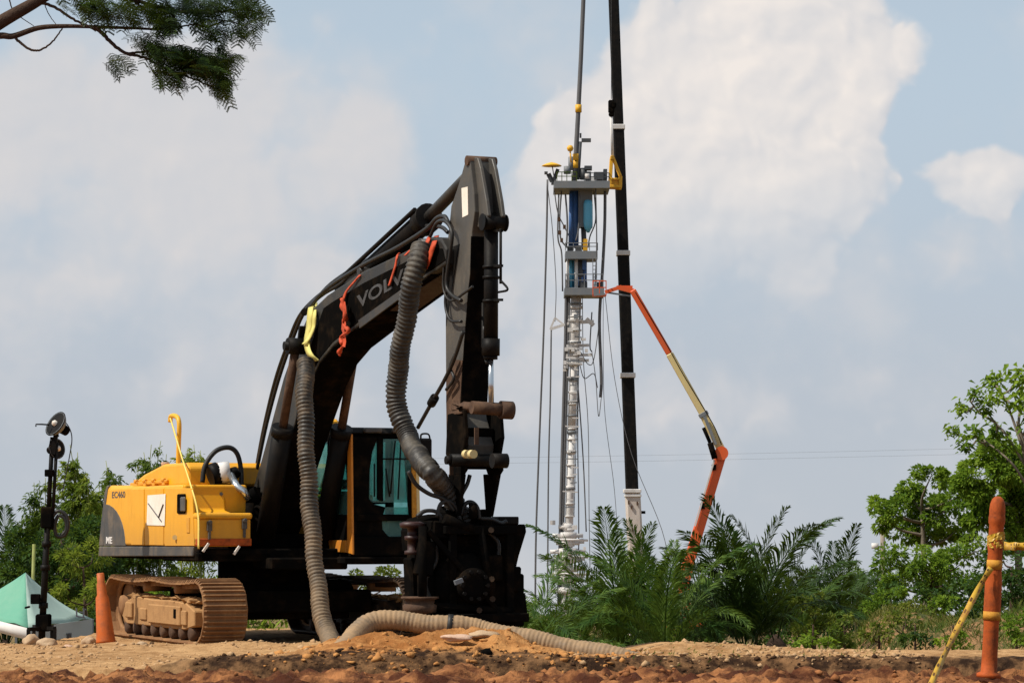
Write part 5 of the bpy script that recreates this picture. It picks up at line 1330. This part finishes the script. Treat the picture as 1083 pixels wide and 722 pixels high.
def palm(u, Y, scale, n, mat, label, up=0.0, z=None, crown=1.0, seed=0, lean=0):
    rg = random.Random(seed); b = at(u, 600, Y); b.z = H(b.x, b.y) if z is None else z
    o = thing('oil_palm', label, 'palm', b, rg.uniform(0, 6), 'oil palms beyond the pad')
    m = MB(); m.lathe([(.24, -.1), (.30, .15), (.30, crown - .2), (.20, crown + .1), (.05, crown + .3)], (0, 0, 0), (0, 0, 1), 12); m.build('trunk', 'bark', o)
    n = int(n * .74)
    for i in range(n):
        t = i / (n - 1); tilt = (.12 + 1.0 * t ** .9) * (1 - up * .5) + rg.uniform(-.1, .1)
        k = 0 if t < .16 else (1 if t < .62 else 2)
        if up > .5: k = 0 if t < .6 else 1
        mt = mat if not (mat == 'palm' and t > .82 and rg.random() < .5) else 'palm_yellow'
        f = bpy.data.objects.new('frond', rg.choice(FM[(k, mt)])); COL.objects.link(f); f.parent = o
        f.location = (0, 0, crown); az = i * 2.39996 + rg.uniform(-.25, .25); s = scale / 3 * rg.uniform(.82, 1.08) * (1.0 if t < .75 else .9)
        f.rotation_euler = Matrix.Rotation(az, 3, 'Z').to_4x4().to_3x3() and (Matrix.Rotation(az, 3, 'Z') @ Matrix.Rotation(tilt * .62, 3, 'Y') @ Matrix.Rotation(rg.uniform(-.3, .3), 3, 'Z')).to_euler()
        f.scale = (s, s, s)
    return o
palm(560, 47.5, 2.7, 15, 'palm', 'small bright green oil palm right beside the black pump', .3, seed=1, crown=.7)
palm(655, 54, 3.15, 22, 'palm', 'bushy light green oil palm in front of the white wellhead', .05, seed=2)
palm(610, 57, 2.4, 17, 'palm', 'yellowish green oil palm low between the pump and the wellhead', 0, seed=12, crown=.7)
palm(683, 60, 2.7, 16, 'palm_dark', 'dark oil palm below the cream base of the crane', .2, seed=3)
palm(703, 52, 2.85, 17, 'palm', 'oil palm with fronds arching over the foot of the boom lift', .05, seed=4)
palm(790, 54, 3.35, 22, 'palm_dark', 'tall dark upright oil palm right of the boom lift', .5, seed=5)
palm(752, 58, 2.3, 17, 'palm_dark', 'dark oil palm just behind the foot of the orange boom lift', .1, seed=6)
palm(820, 60, 2.9, 17, 'palm_dark', 'dark oil palm leaning out right of the tall upright one', .2, seed=17)
palm(850, 66, 2.4, 16, 'palm', 'low oil palm half hidden by the yellow green bush', 0, seed=8, crown=.8)
palm(882, 70, 3.0, 22, 'palm_dark', 'rounded dark oil palm standing left of the utility pole', .05, seed=9, crown=1.2)
palm(916, 76, 2.7, 18, 'palm', 'oil palm at the foot of the right trees', 0, seed=10, crown=1.2)
palm(6, 62, 3.4, 20, 'palm_dark', 'dark oil palm at the left edge behind the tent', .2, seed=13)
palm(24, 66, 3.0, 18, 'palm_dark', 'second dark oil palm at the left edge beside the light mast', .1, seed=15)
ag = thing('spiky_plant', 'pale spiky plant glowing between the pump and the palms', 'plant', offs(592, 650, 50))
m = MB()
for i in range(46):
    a = i * 2.4; e = .2 + 1.1 * ((i * .618) % 1); d = Vector((math.cos(a) * math.cos(e), math.sin(a) * math.cos(e), math.sin(e))); s = d.cross(Vector((0, 0, 1))).normalized() * .035; q = Vector((0, 0, .55))
    L_ = random.uniform(.55, .85); m.add([q + s, q + d * L_ * .5 + s, q + d * L_ - Vector((0, 0, .06)), q + d * L_ * .5 - s, q - s], [(0, 1, 3, 4), (1, 2, 3)])
m.build('blade', 'agave', ag)['kind'] = 'stuff'
m = MB(); m.cyl((0, 0, -.05), (0, 0, .6), .07); m.build('stem', 'bark', ag)

def lower(px, k=.8, dv=7): return [(u, v + dv, r * k) for u, v, r in px]
def cl(px, Y, sp=1.2):
    return [((at(u, v, Y + random.uniform(-sp, sp)))[:], r * Y / FPX) for u, v, r in px]
def G(u, Y): b = at(u, 600, Y); b.z = H(b.x, b.y); return b
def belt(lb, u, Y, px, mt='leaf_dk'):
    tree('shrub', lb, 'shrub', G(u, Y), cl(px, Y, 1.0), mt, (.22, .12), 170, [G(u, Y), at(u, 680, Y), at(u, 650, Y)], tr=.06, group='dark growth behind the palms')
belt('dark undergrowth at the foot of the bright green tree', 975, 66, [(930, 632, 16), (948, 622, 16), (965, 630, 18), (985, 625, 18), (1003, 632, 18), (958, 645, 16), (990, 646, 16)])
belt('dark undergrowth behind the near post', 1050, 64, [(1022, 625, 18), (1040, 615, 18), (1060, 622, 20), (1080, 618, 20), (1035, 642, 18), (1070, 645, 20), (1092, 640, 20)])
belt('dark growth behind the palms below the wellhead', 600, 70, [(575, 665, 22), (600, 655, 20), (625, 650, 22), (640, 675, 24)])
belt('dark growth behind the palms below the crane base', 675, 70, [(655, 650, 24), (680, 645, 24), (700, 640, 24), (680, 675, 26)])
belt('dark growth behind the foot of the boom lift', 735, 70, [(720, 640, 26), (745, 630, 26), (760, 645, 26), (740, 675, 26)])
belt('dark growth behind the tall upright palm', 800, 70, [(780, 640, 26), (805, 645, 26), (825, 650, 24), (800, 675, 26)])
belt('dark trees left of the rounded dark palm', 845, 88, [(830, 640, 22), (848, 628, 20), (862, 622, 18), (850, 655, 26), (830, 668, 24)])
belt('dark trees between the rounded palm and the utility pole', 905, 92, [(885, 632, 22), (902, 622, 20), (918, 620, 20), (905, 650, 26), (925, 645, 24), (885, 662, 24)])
# bamboo and trees at the left
def bamboo(label, u0, Y, tips, mat, per=420, seed=0):
    rg = random.Random(seed); b = G(u0, Y); o = thing('bamboo_clump', label, 'bamboo', b, 0, 'bamboo clumps at the left'); PP = []; DD = []; per = int(per * 3.0)
    for u, v in tips:
        tip = at(u, v, Y + rg.uniform(-1, 1)); root = b + Vector((rg.uniform(-.5, .5), rg.uniform(-.5, .5), 0)); mid = root.lerp(tip, .6) + Vector(((root.x - tip.x) * .12, 0, .3))
        sp = spline([root, root.lerp(mid, .5), mid, tip], 8); k = len(sp); c = MB(); c.tube([q - b for q in sp], [.035 * (1 - .8 * i / (k - 1)) for i in range(k)], 6); c.build('culm', 'culm', o)
        S = np.array([q - b for q in sp]); t = RNG.random(per) ** .7; t = .22 + .78 * t; x = t * (k - 1); i = np.minimum(x.astype(int), k - 2); f = (x - i)[:, None]; Q = S[i] * (1 - f) + S[i + 1] * f
        # side sprays
        ns = 34; sprt = RNG.uniform(.18, 1, ns); si = np.minimum((sprt * (k - 1)).astype(int), k - 1); sd = unit(RNG.normal(size=(ns, 3)) * [1, 1, .5] + [0, 0, .25]); sl_ = RNG.uniform(.25, .8, ns) * (1.15 - sprt * .75)
        j = RNG.integers(0, ns, per); w = RNG.random((per, 1)) ** .6; Q2 = S[si[j]] + sd[j] * sl_[j][:, None] * w - np.array([0, 0, 1.0]) * (w ** 2) * sl_[j][:, None] * .35 + RNG.normal(size=(per, 3)) * .05
        PP += [Q2]; DD += [sd[j] * .7 + RNG.normal(size=(per, 3)) * .5 + [0, 0, -.5]]
    P = np.concatenate(PP); D = np.concatenate(DD); n = len(P); L = RNG.uniform(.08, .20, n); V, F = leaves(P, D, L, L * .28, .2); np_mesh('foliage', V, F, mat, o); return o
bamboo('tall yellow green bamboo clump just right of the light mast', 86, 63, [(74, 470), (82, 478), (68, 492), (92, 500), (78, 520), (100, 520), (66, 540), (88, 548), (74, 565), (100, 560)], 'bamboo', 620, 1)
bamboo('darker bamboo clump behind the rear of the excavator', 118, 66, [(112, 487), (120, 500), (128, 505), (105, 515), (98, 530), (116, 525), (132, 520), (108, 550)], 'bamboo_dk', 560, 2)
bamboo('bamboo clump with bare thin tips left of the light mast', 38, 67, [(36, 510), (42, 518), (48, 505), (30, 530), (56, 530), (40, 548), (24, 545)], 'bamboo_dk', 420, 3)
bamboo('bamboo plume rising behind the engine hood left of the hand rail', 165, 66, [(160, 470), (170, 466), (152, 478), (176, 480), (146, 492), (168, 490), (158, 500)], 'bamboo_dk', 380, 4)
bamboo('bamboo plume rising behind the engine hood right of the hand rail', 205, 68, [(205, 470), (212, 476), (198, 474), (194, 484), (218, 486), (208, 490)], 'bamboo', 330, 5)
tree('broadleaf_tree', 'dark leafy tree low behind the green tent', 'tree', G(62, 60), cl([(60, 580, 30), (95, 570, 30), (30, 580, 28), (85, 610, 34), (110, 600, 26), (60, 620, 30), (20, 610, 26), (100, 640, 28)], 60), 'leaf_dk', (.20, .10), 330, [G(62, 60), at(62, 640, 60), at(66, 570, 60)])
tree('shrub', 'yellow green shrub between the light mast and the excavator', 'shrub', G(92, 57), cl([(76, 590, 17), (98, 585, 19), (84, 612, 18), (104, 625, 17), (70, 625, 14), (92, 645, 18)], 57, .6), 'bamboo', (.20, .05), 480, [G(92, 57), at(90, 640, 57), at(88, 600, 57)], tr=.05)
m = WO(G(33, 58)); m.cyl(G(33, 58), at(36, 575, 58), .05, .035, n=8); tag(m.build('bare_stem', 'culm'), 'pale bare stem rising behind the tent peak', 'stem'); bpy.data.objects['bare_stem'].location = G(33, 58)
tree('shrub', 'low green bushes seen beneath the excavator between its tracks', 'shrub', G(300, 62), cl([(230, 625, 20), (262, 640, 22), (290, 650, 22), (200, 620, 18), (320, 640, 22), (170, 622, 18), (140, 628, 18), (255, 665, 20)], 62, .5), 'leaf', (.16, .08), 420, [G(260, 62), at(262, 660, 62), at(262, 640, 62)], tr=.05)
tree('shrub', 'yellow green bushes seen under the cab', 'shrub', G(390, 60), cl([(345, 625, 20), (385, 612, 16), (415, 612, 18), (440, 625, 18), (365, 640, 22), (410, 645, 22), (470, 640, 20)], 60, .5), 'leaf_yel', (.16, .09), 420, [G(390, 60), at(392, 660, 60), at(392, 630, 60)], tr=.05)

# trees at the right
TR = [(945, 540, 18), (962, 516, 16), (985, 503, 15), (1000, 512, 15), (975, 535, 20), (1000, 540, 20), (935, 550, 12), (955, 560, 16), (1015, 525, 15), (930, 535, 10), (985, 560, 20), (1012, 560, 18)]
tree('broadleaf_tree', 'bright green broad-crowned tree above the utility pole', 'tree', G(975, 73), cl(lower(TR, 1.2, 0), 73), 'leaf', (.20, .12), 480, [G(978, 73), at(978, 620, 73), at(975, 540, 73)], 'barkpale', tr=.13)
TR = [(1040, 500, 20), (1065, 485, 22), (1083, 500, 24), (1050, 525, 22), (1078, 530, 24), (1030, 540, 18), (1100, 480, 24), (1060, 550, 22), (1090, 560, 26), (1110, 520, 28), (1030, 515, 14), (1048, 480, 13)]
tree('broadleaf_tree', 'large green tree behind the near orange post', 'tree', G(1075, 70), cl(lower(TR, 1.5, 0), 70), 'leaf', (.21, .12), 430, [G(1078, 70), at(1078, 620, 70), at(1074, 520, 70)], 'barkpale', tr=.15)
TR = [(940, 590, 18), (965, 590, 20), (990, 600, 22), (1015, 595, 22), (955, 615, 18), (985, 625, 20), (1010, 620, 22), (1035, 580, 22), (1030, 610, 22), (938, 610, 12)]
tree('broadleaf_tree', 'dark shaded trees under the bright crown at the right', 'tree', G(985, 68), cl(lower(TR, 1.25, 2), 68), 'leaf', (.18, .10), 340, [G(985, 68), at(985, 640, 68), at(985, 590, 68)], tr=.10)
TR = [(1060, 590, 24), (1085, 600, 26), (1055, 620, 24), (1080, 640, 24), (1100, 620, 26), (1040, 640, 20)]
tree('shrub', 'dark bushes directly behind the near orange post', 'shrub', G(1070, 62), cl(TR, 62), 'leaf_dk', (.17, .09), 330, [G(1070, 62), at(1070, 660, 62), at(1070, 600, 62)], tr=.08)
# sparse big-leaved tree
cb = G(1098, 66); o = thing('large_leaf_tree', 'sparse tree with clustered large leaves against the sky at the right', 'tree', cb)
tips = [(1007, 455, 7), (1018, 432, 8), (1031, 416, 8), (1052, 402, 10), (1051, 420, 9), (1076, 398, 11), (1077, 424, 11), (1031, 459, 10), (1020, 471, 7), (1054, 457, 10), (1041, 434, 8), (1064, 470, 9), (1090, 410, 11), (1095, 440, 12), (1048, 470, 8), (1100, 395, 11)]
m = WO(cb); tk = spline([cb, at(1094, 560, 66), at(1084, 480, 66), at(1076, 445, 66)], 8); m.tube(tk, [.10 - .06 * i / (len(tk) - 1) for i in range(len(tk))], 8)
limb = list(tk[len(tk) // 2:])
for px_ in ([(1090, 520), (1072, 492), (1055, 476), (1036, 462)], [(1086, 495), (1066, 462), (1052, 446), (1042, 432)], [(1080, 470), (1070, 440), (1062, 420), (1054, 408)], [(1077, 450), (1079, 425), (1078, 405)], [(1080, 465), (1090, 440), (1096, 410)], [(1052, 446), (1036, 436), (1026, 424)]):
    q_ = spline([at(u, v, 66 + random.uniform(-.4, .4)) for u, v in px_], 5); limb += q_[3:]; m.tube(q_, [.035 - .02 * i / len(q_) for i in range(len(q_))], 6)
PP = []; DD = []; LL = []
for u, v, r in tips:
    p = at(u, v, 66 + random.uniform(-1, 1)); j = min(limb, key=lambda q: (q - p).length); md = j.lerp(p, .55) + Vector((0, 0, -.10)); m.tube(spline([j, md, p], 5), [.028, .027, .026, .024, .022, .02, .018, .016, .014, .012, .01], 5)
    n = 60; rr = 1.12 * r * 66 / FPX
    for k in range(n):
        a = k * 2.4 + random.random(); e = random.uniform(-.35, .5); PP.append(np.array(p - cb) + RNG.normal(size=3) * rr * .5); DD.append([math.cos(a) * math.cos(e), math.sin(a) * math.cos(e), math.sin(e) - .25]); LL.append(rr * random.uniform(.6, .95))
V, F = leaves(np.array(PP), np.array(DD), np.array(LL), np.array(LL) * .5, .35)
np_mesh('crown', V, F, 'leaf', o); m.build('trunk', 'barkpale', o)

# low growth along the far edge of the pad
LOW = [('low dry bush halfway up the grassy bank', 930, 49, [(918, 668, 9), (928, 664, 8), (938, 672, 8)], 'leaf_yel'),
       ('green bush at the foot of the bank beside the slanting tape', 1008, 47, [(1000, 680, 9), (1012, 674, 10), (1020, 682, 9)], 'leaf'),
       ('yellowish bush in the middle of the grassy bank', 955, 52, [(944, 655, 9), (956, 650, 10), (966, 658, 9)], 'leaf_yel'),
       ('dark green bush where the bank meets the trees', 1000, 56, [(990, 640, 11), (1005, 636, 12), (1016, 646, 10)], 'leaf'),
       ('dark undergrowth bush in the gap right of the pump', 575, 52, [(560, 655, 14), (575, 665, 16), (590, 672, 14), (600, 680, 16)], 'leaf_dk'),
       ('yellow green bush below the wellhead stack', 622, 50, [(610, 640, 12), (625, 650, 16), (640, 668, 16), (612, 668, 16), (630, 684, 18)], 'leaf_yel'),
       ('dark bush under the light green palm', 668, 51, [(655, 670, 18), (675, 660, 18), (690, 675, 18), (670, 690, 18)], 'leaf_dk'),
       ('dark bush below the foot of the boom lift', 715, 50, [(702, 668, 18), (722, 655, 20), (735, 672, 20), (715, 690, 20)], 'leaf_dk'),
       ('very dark bush at the base of the upright palm', 765, 50, [(748, 660, 20), (768, 670, 20), (785, 655, 20), (760, 690, 22), (790, 690, 20)], 'leaf_dk'),
       ('dark bush right of the upright palm base', 815, 50, [(805, 655, 18), (825, 668, 18), (810, 690, 20), (838, 685, 16)], 'leaf_dk'),
       ('yellow green bush left of the rounded dark palm', 862, 56, [(848, 640, 15), (868, 636, 14), (860, 655, 16), (878, 660, 15), (852, 672, 14)], 'leaf_yel'),
       ('bright low bush with broad leaves at the pad edge', 860, 45, [(848, 680, 11), (862, 676, 12), (874, 684, 11)], 'leaf'),
       ('orange tinged bush at the foot of the grassy bank', 893, 47, [(888, 668, 12), (896, 655, 10), (902, 678, 12), (885, 685, 10)], 'leaf_yel'),
       ('small dark bush on the grassy bank', 968, 50, [(960, 676, 9), (970, 670, 10), (978, 680, 9)], 'leaf_dk'),
       ('green bush at the top of the grassy bank', 945, 62, [(930, 635, 13), (945, 628, 13), (920, 640, 11)], 'leaf'),
       ('brownish dry bush under the dark trees', 957, 58, [(950, 645, 11), (965, 640, 12), (978, 648, 10)], 'leaf_yel'),
       ('leafy bush right of the near post by the frame edge', 1075, 48, [(1068, 660, 14), (1080, 650, 14), (1084, 672, 14)], 'leaf'),
       ('green bush between the near post and the caution tape', 1020, 54, [(1010, 655, 10), (1024, 648, 11), (1030, 664, 10)], 'leaf_dk')]
for lb, u, Y, px, mt in LOW:
    tree('shrub', lb, 'shrub', G(u, Y + (14 if 540 < u < 850 else 0)), cl(lower(px, 1.0, 2) if 540 < u < 850 else px, Y + (14 if 540 < u < 850 else 0), .4), mt, (.15, .08), 560, [G(u, Y + (14 if 540 < u < 850 else 0)), at(u, 685, Y + (14 if 540 < u < 850 else 0)), at(u, 660, Y + (14 if 540 < u < 850 else 0))], tr=.035, group='shrubs along the edge of the pad')

def blades(name, mat, n, x0, x1, y0, y1, h0, h1, label, keep=None, lean=.5, w=.012):
    x = RNG.uniform(x0, x1, n); y = RNG.uniform(y0, y1, n)
    if keep is not None: k = keep(x, y) > RNG.random(n); x, y = x[k], y[k]; n = len(x)
    P = np.stack([x, y, height(x, y) - .01], -1); D = RNG.normal(size=(n, 3)) * [lean, lean, .1] + [0, 0, 1]; L = RNG.uniform(h0, h1, n); V, F = leaves(P, D, L, w + L * .035, .15)
    return tag(np_mesh(name, V, F, mat), label, None, kind='stuff')
blades('grass', 'grass', 30000, 5.0, 12, 44, 60, .06, .30, 'dry and green grass on the right bank', lambda x, y: np.clip(.35 + 3.2 * fbm(x * .8, y * .8), .02, 1))
blades('undergrowth', 'leaf_dk', 26000, -8, 5.6, 39.5, 60, .12, .42, 'dark weeds and low growth behind the pad', lambda x, y: sm(36.5 + 9.5 * (x < -2.5) + 3 * (x < .5), 40 + 9 * (x < -2.5) + 3 * (x < .5), y) * .8, .8, .03)
blades('weeds', 'leaf', 700, -8.2, -3.5, 41.5, 46, .08, .3, 'weeds behind the left track', lambda x, y: np.clip(.2 + 3 * fbm(x, y), 0, 1), .7, .02)
blades('dry_stubble', 'grass', 500, .8, 4.2, 31.0, 33.2, .03, .10, 'short dry stubble on the pad edge', lambda x, y: np.clip(.3 + 2 * fbm(x, y), 0, 1), .9)

# tree at the left whose bough hangs into the top of the picture
Yb = 16.0
bt = Vector((-5.6, 16.6, 0)); bt.z = H(bt.x, bt.y)
o = thing('overhanging_tree', 'tree bough with dark feathery leaves hanging into the top left corner', 'tree', bt)
m = WO(bt)
B = lambda u, v, d=0: at(u, v, Yb + d)
def bough(px, r0, r1, d=0.0, n=8):
    p = spline([B(u, v, d) for u, v in px], n); k = len(p); w = [Vector((random.uniform(-1, 1), 0, random.uniform(-1, 1))) * r0 * .25 for _ in p]
    m.tube([a + b for a, b in zip(p, w)], [r0 + (r1 - r0) * i / (k - 1) for i in range(k)], 7)
tr_ = [bt - Vector((0, 0, .2)), bt + Vector((.1, 0, 1.5)), bt + Vector((.3, -.2, 2.8)), bt + Vector((.9, -.4, 3.35))]
p = spline(tr_, 8); m.tube(p, [.19 - .11 * i / (len(p) - 1) for i in range(len(p))], 10)
sx = bt + Vector((.9, -.4, 3.35)); m.tube(spline([sx, B(-120, 95), B(-60, 62), B(0, 24), B(40, 1), B(75, -22), B(110, -60)], 6), [.06 - .040 * i / 36 for i in range(37)], 8)
m.tube(spline([sx, B(-100, 70, .2), B(-30, 42, .1), B(0, 38), B(14, 38.5), B(40, 30), B(66, 28), B(95, 28.5), B(140, 30), B(172, 31), B(205, 26)], 6), [.026 - .022 * i / 60 for i in range(61)], 7)
bough([(40, 2), (58, 8), (80, 22), (97, 29)], .010, .006); bough([(14, 38), (22, 46), (33, 53), (44, 52.5), (56, 44), (66, 30)], .009, .004)
bough([(97, 28), (108, 35), (120, 48), (135, 57), (155, 62), (180, 75), (205, 84), (232, 96)], .013, .004); bough([(135, 57), (150, 55), (170, 52), (195, 48)], .008, .003)
bough([(205, 26), (222, 28), (240, 22), (262, 30)], .007, .003); bough([(75, -22), (110, -8), (140, 0), (180, 10), (215, 14), (255, 10), (275, 14)], .016, .004); bough([(140, 0), (155, 12), (165, 20)], .007, .003); bough([(180, 10), (185, 22), (182, 32)], .007, .003)
bough([(10, 0), (14, 12), (24, 20), (36, 28)], .004, .002); bough([(46, 2), (52, 16), (60, 27)], .003, .002); bough([(158, 70), (165, 80), (178, 92)], .003, .002)
m.build('trunk', 'bark', o)
spots = []
def region(cu, cv, ru, rv, n):
    for _ in range(int(n * 2.7)):
        a = random.random() * 6.283; q = math.sqrt(random.random()); spots.append((cu + ru * q * math.cos(a), cv + rv * q * math.sin(a)))
for reg in ((88, 3, 22, 9, 14), (112, 12, 22, 8, 16), (140, 12, 24, 10, 17), (170, 8, 16, 12, 14), (176, 26, 13, 11, 18), (205, 6, 26, 10, 18), (240, 6, 26, 10, 18), (268, 14, 14, 12, 12), (262, 32, 14, 10, 9), (225, 33, 16, 9, 12), (215, 20, 18, 8, 8),
            (182, 58, 20, 9, 30), (205, 66, 22, 10, 34), (225, 74, 20, 12, 28), (235, 92, 9, 13, 12), (238, 60, 16, 8, 12), (172, 75, 14, 8, 10), (188, 84, 9, 8, 7), (125, 68, 12, 10, 5), (150, 42, 14, 8, 7), (165, 52, 12, 7, 7), (120, -12, 60, 10, 22), (210, -14, 70, 12, 28)):
    region(*reg)
def feather():
    V = []; F = []; L = .15
    for i in range(7):
        t = (i + .6) / 6.6; q = np.array([L * t, 0, -.03 * t * t])
        for s in (-1, 1):
            d = unit(np.array([.8, s * 1.0, 0])); l = .068 * (1 - .5 * abs(t - .35)) * RNG.uniform(.8, 1.1)
            for j in range(7):
                b = q + d * l * (j + .5) / 7 - np.array([0, 0, 1]) * .012 * (j / 7) ** 2
                for e in (-1, 1):
                    n_ = np.array([-d[1], d[0], 0]) * e; tip = b + n_ * .0060 + d * .005; k = len(V); w = d * .0034; V += [b - w, b + w, tip + w * .7, tip - w * .7]; F.append((k, k + 1, k + 2, k + 3))
    return np.array(V), np.array(F)
fv, ff_ = feather(); VV = []; FF = []
for i, (u, v) in enumerate(spots):
    c = np.array(B(u, v, random.gauss(0, .16)) - bt); a = random.gauss(-.3, 1.2)
    rot = np.array((Matrix.Rotation(a, 3, 'Z') @ Matrix.Rotation(random.uniform(-.3, 1.2), 3, 'Y') @ Matrix.Rotation(random.uniform(-.7, .7), 3, 'X')))
    s = random.uniform(.5, 1.0); VV.append((fv * s) @ rot.T + c - rot @ np.array([.08, 0, 0]) * s); FF.append(ff_ + len(fv) * i)
np_mesh('crown', np.concatenate(VV), np.concatenate(FF), 'mimosa', o)
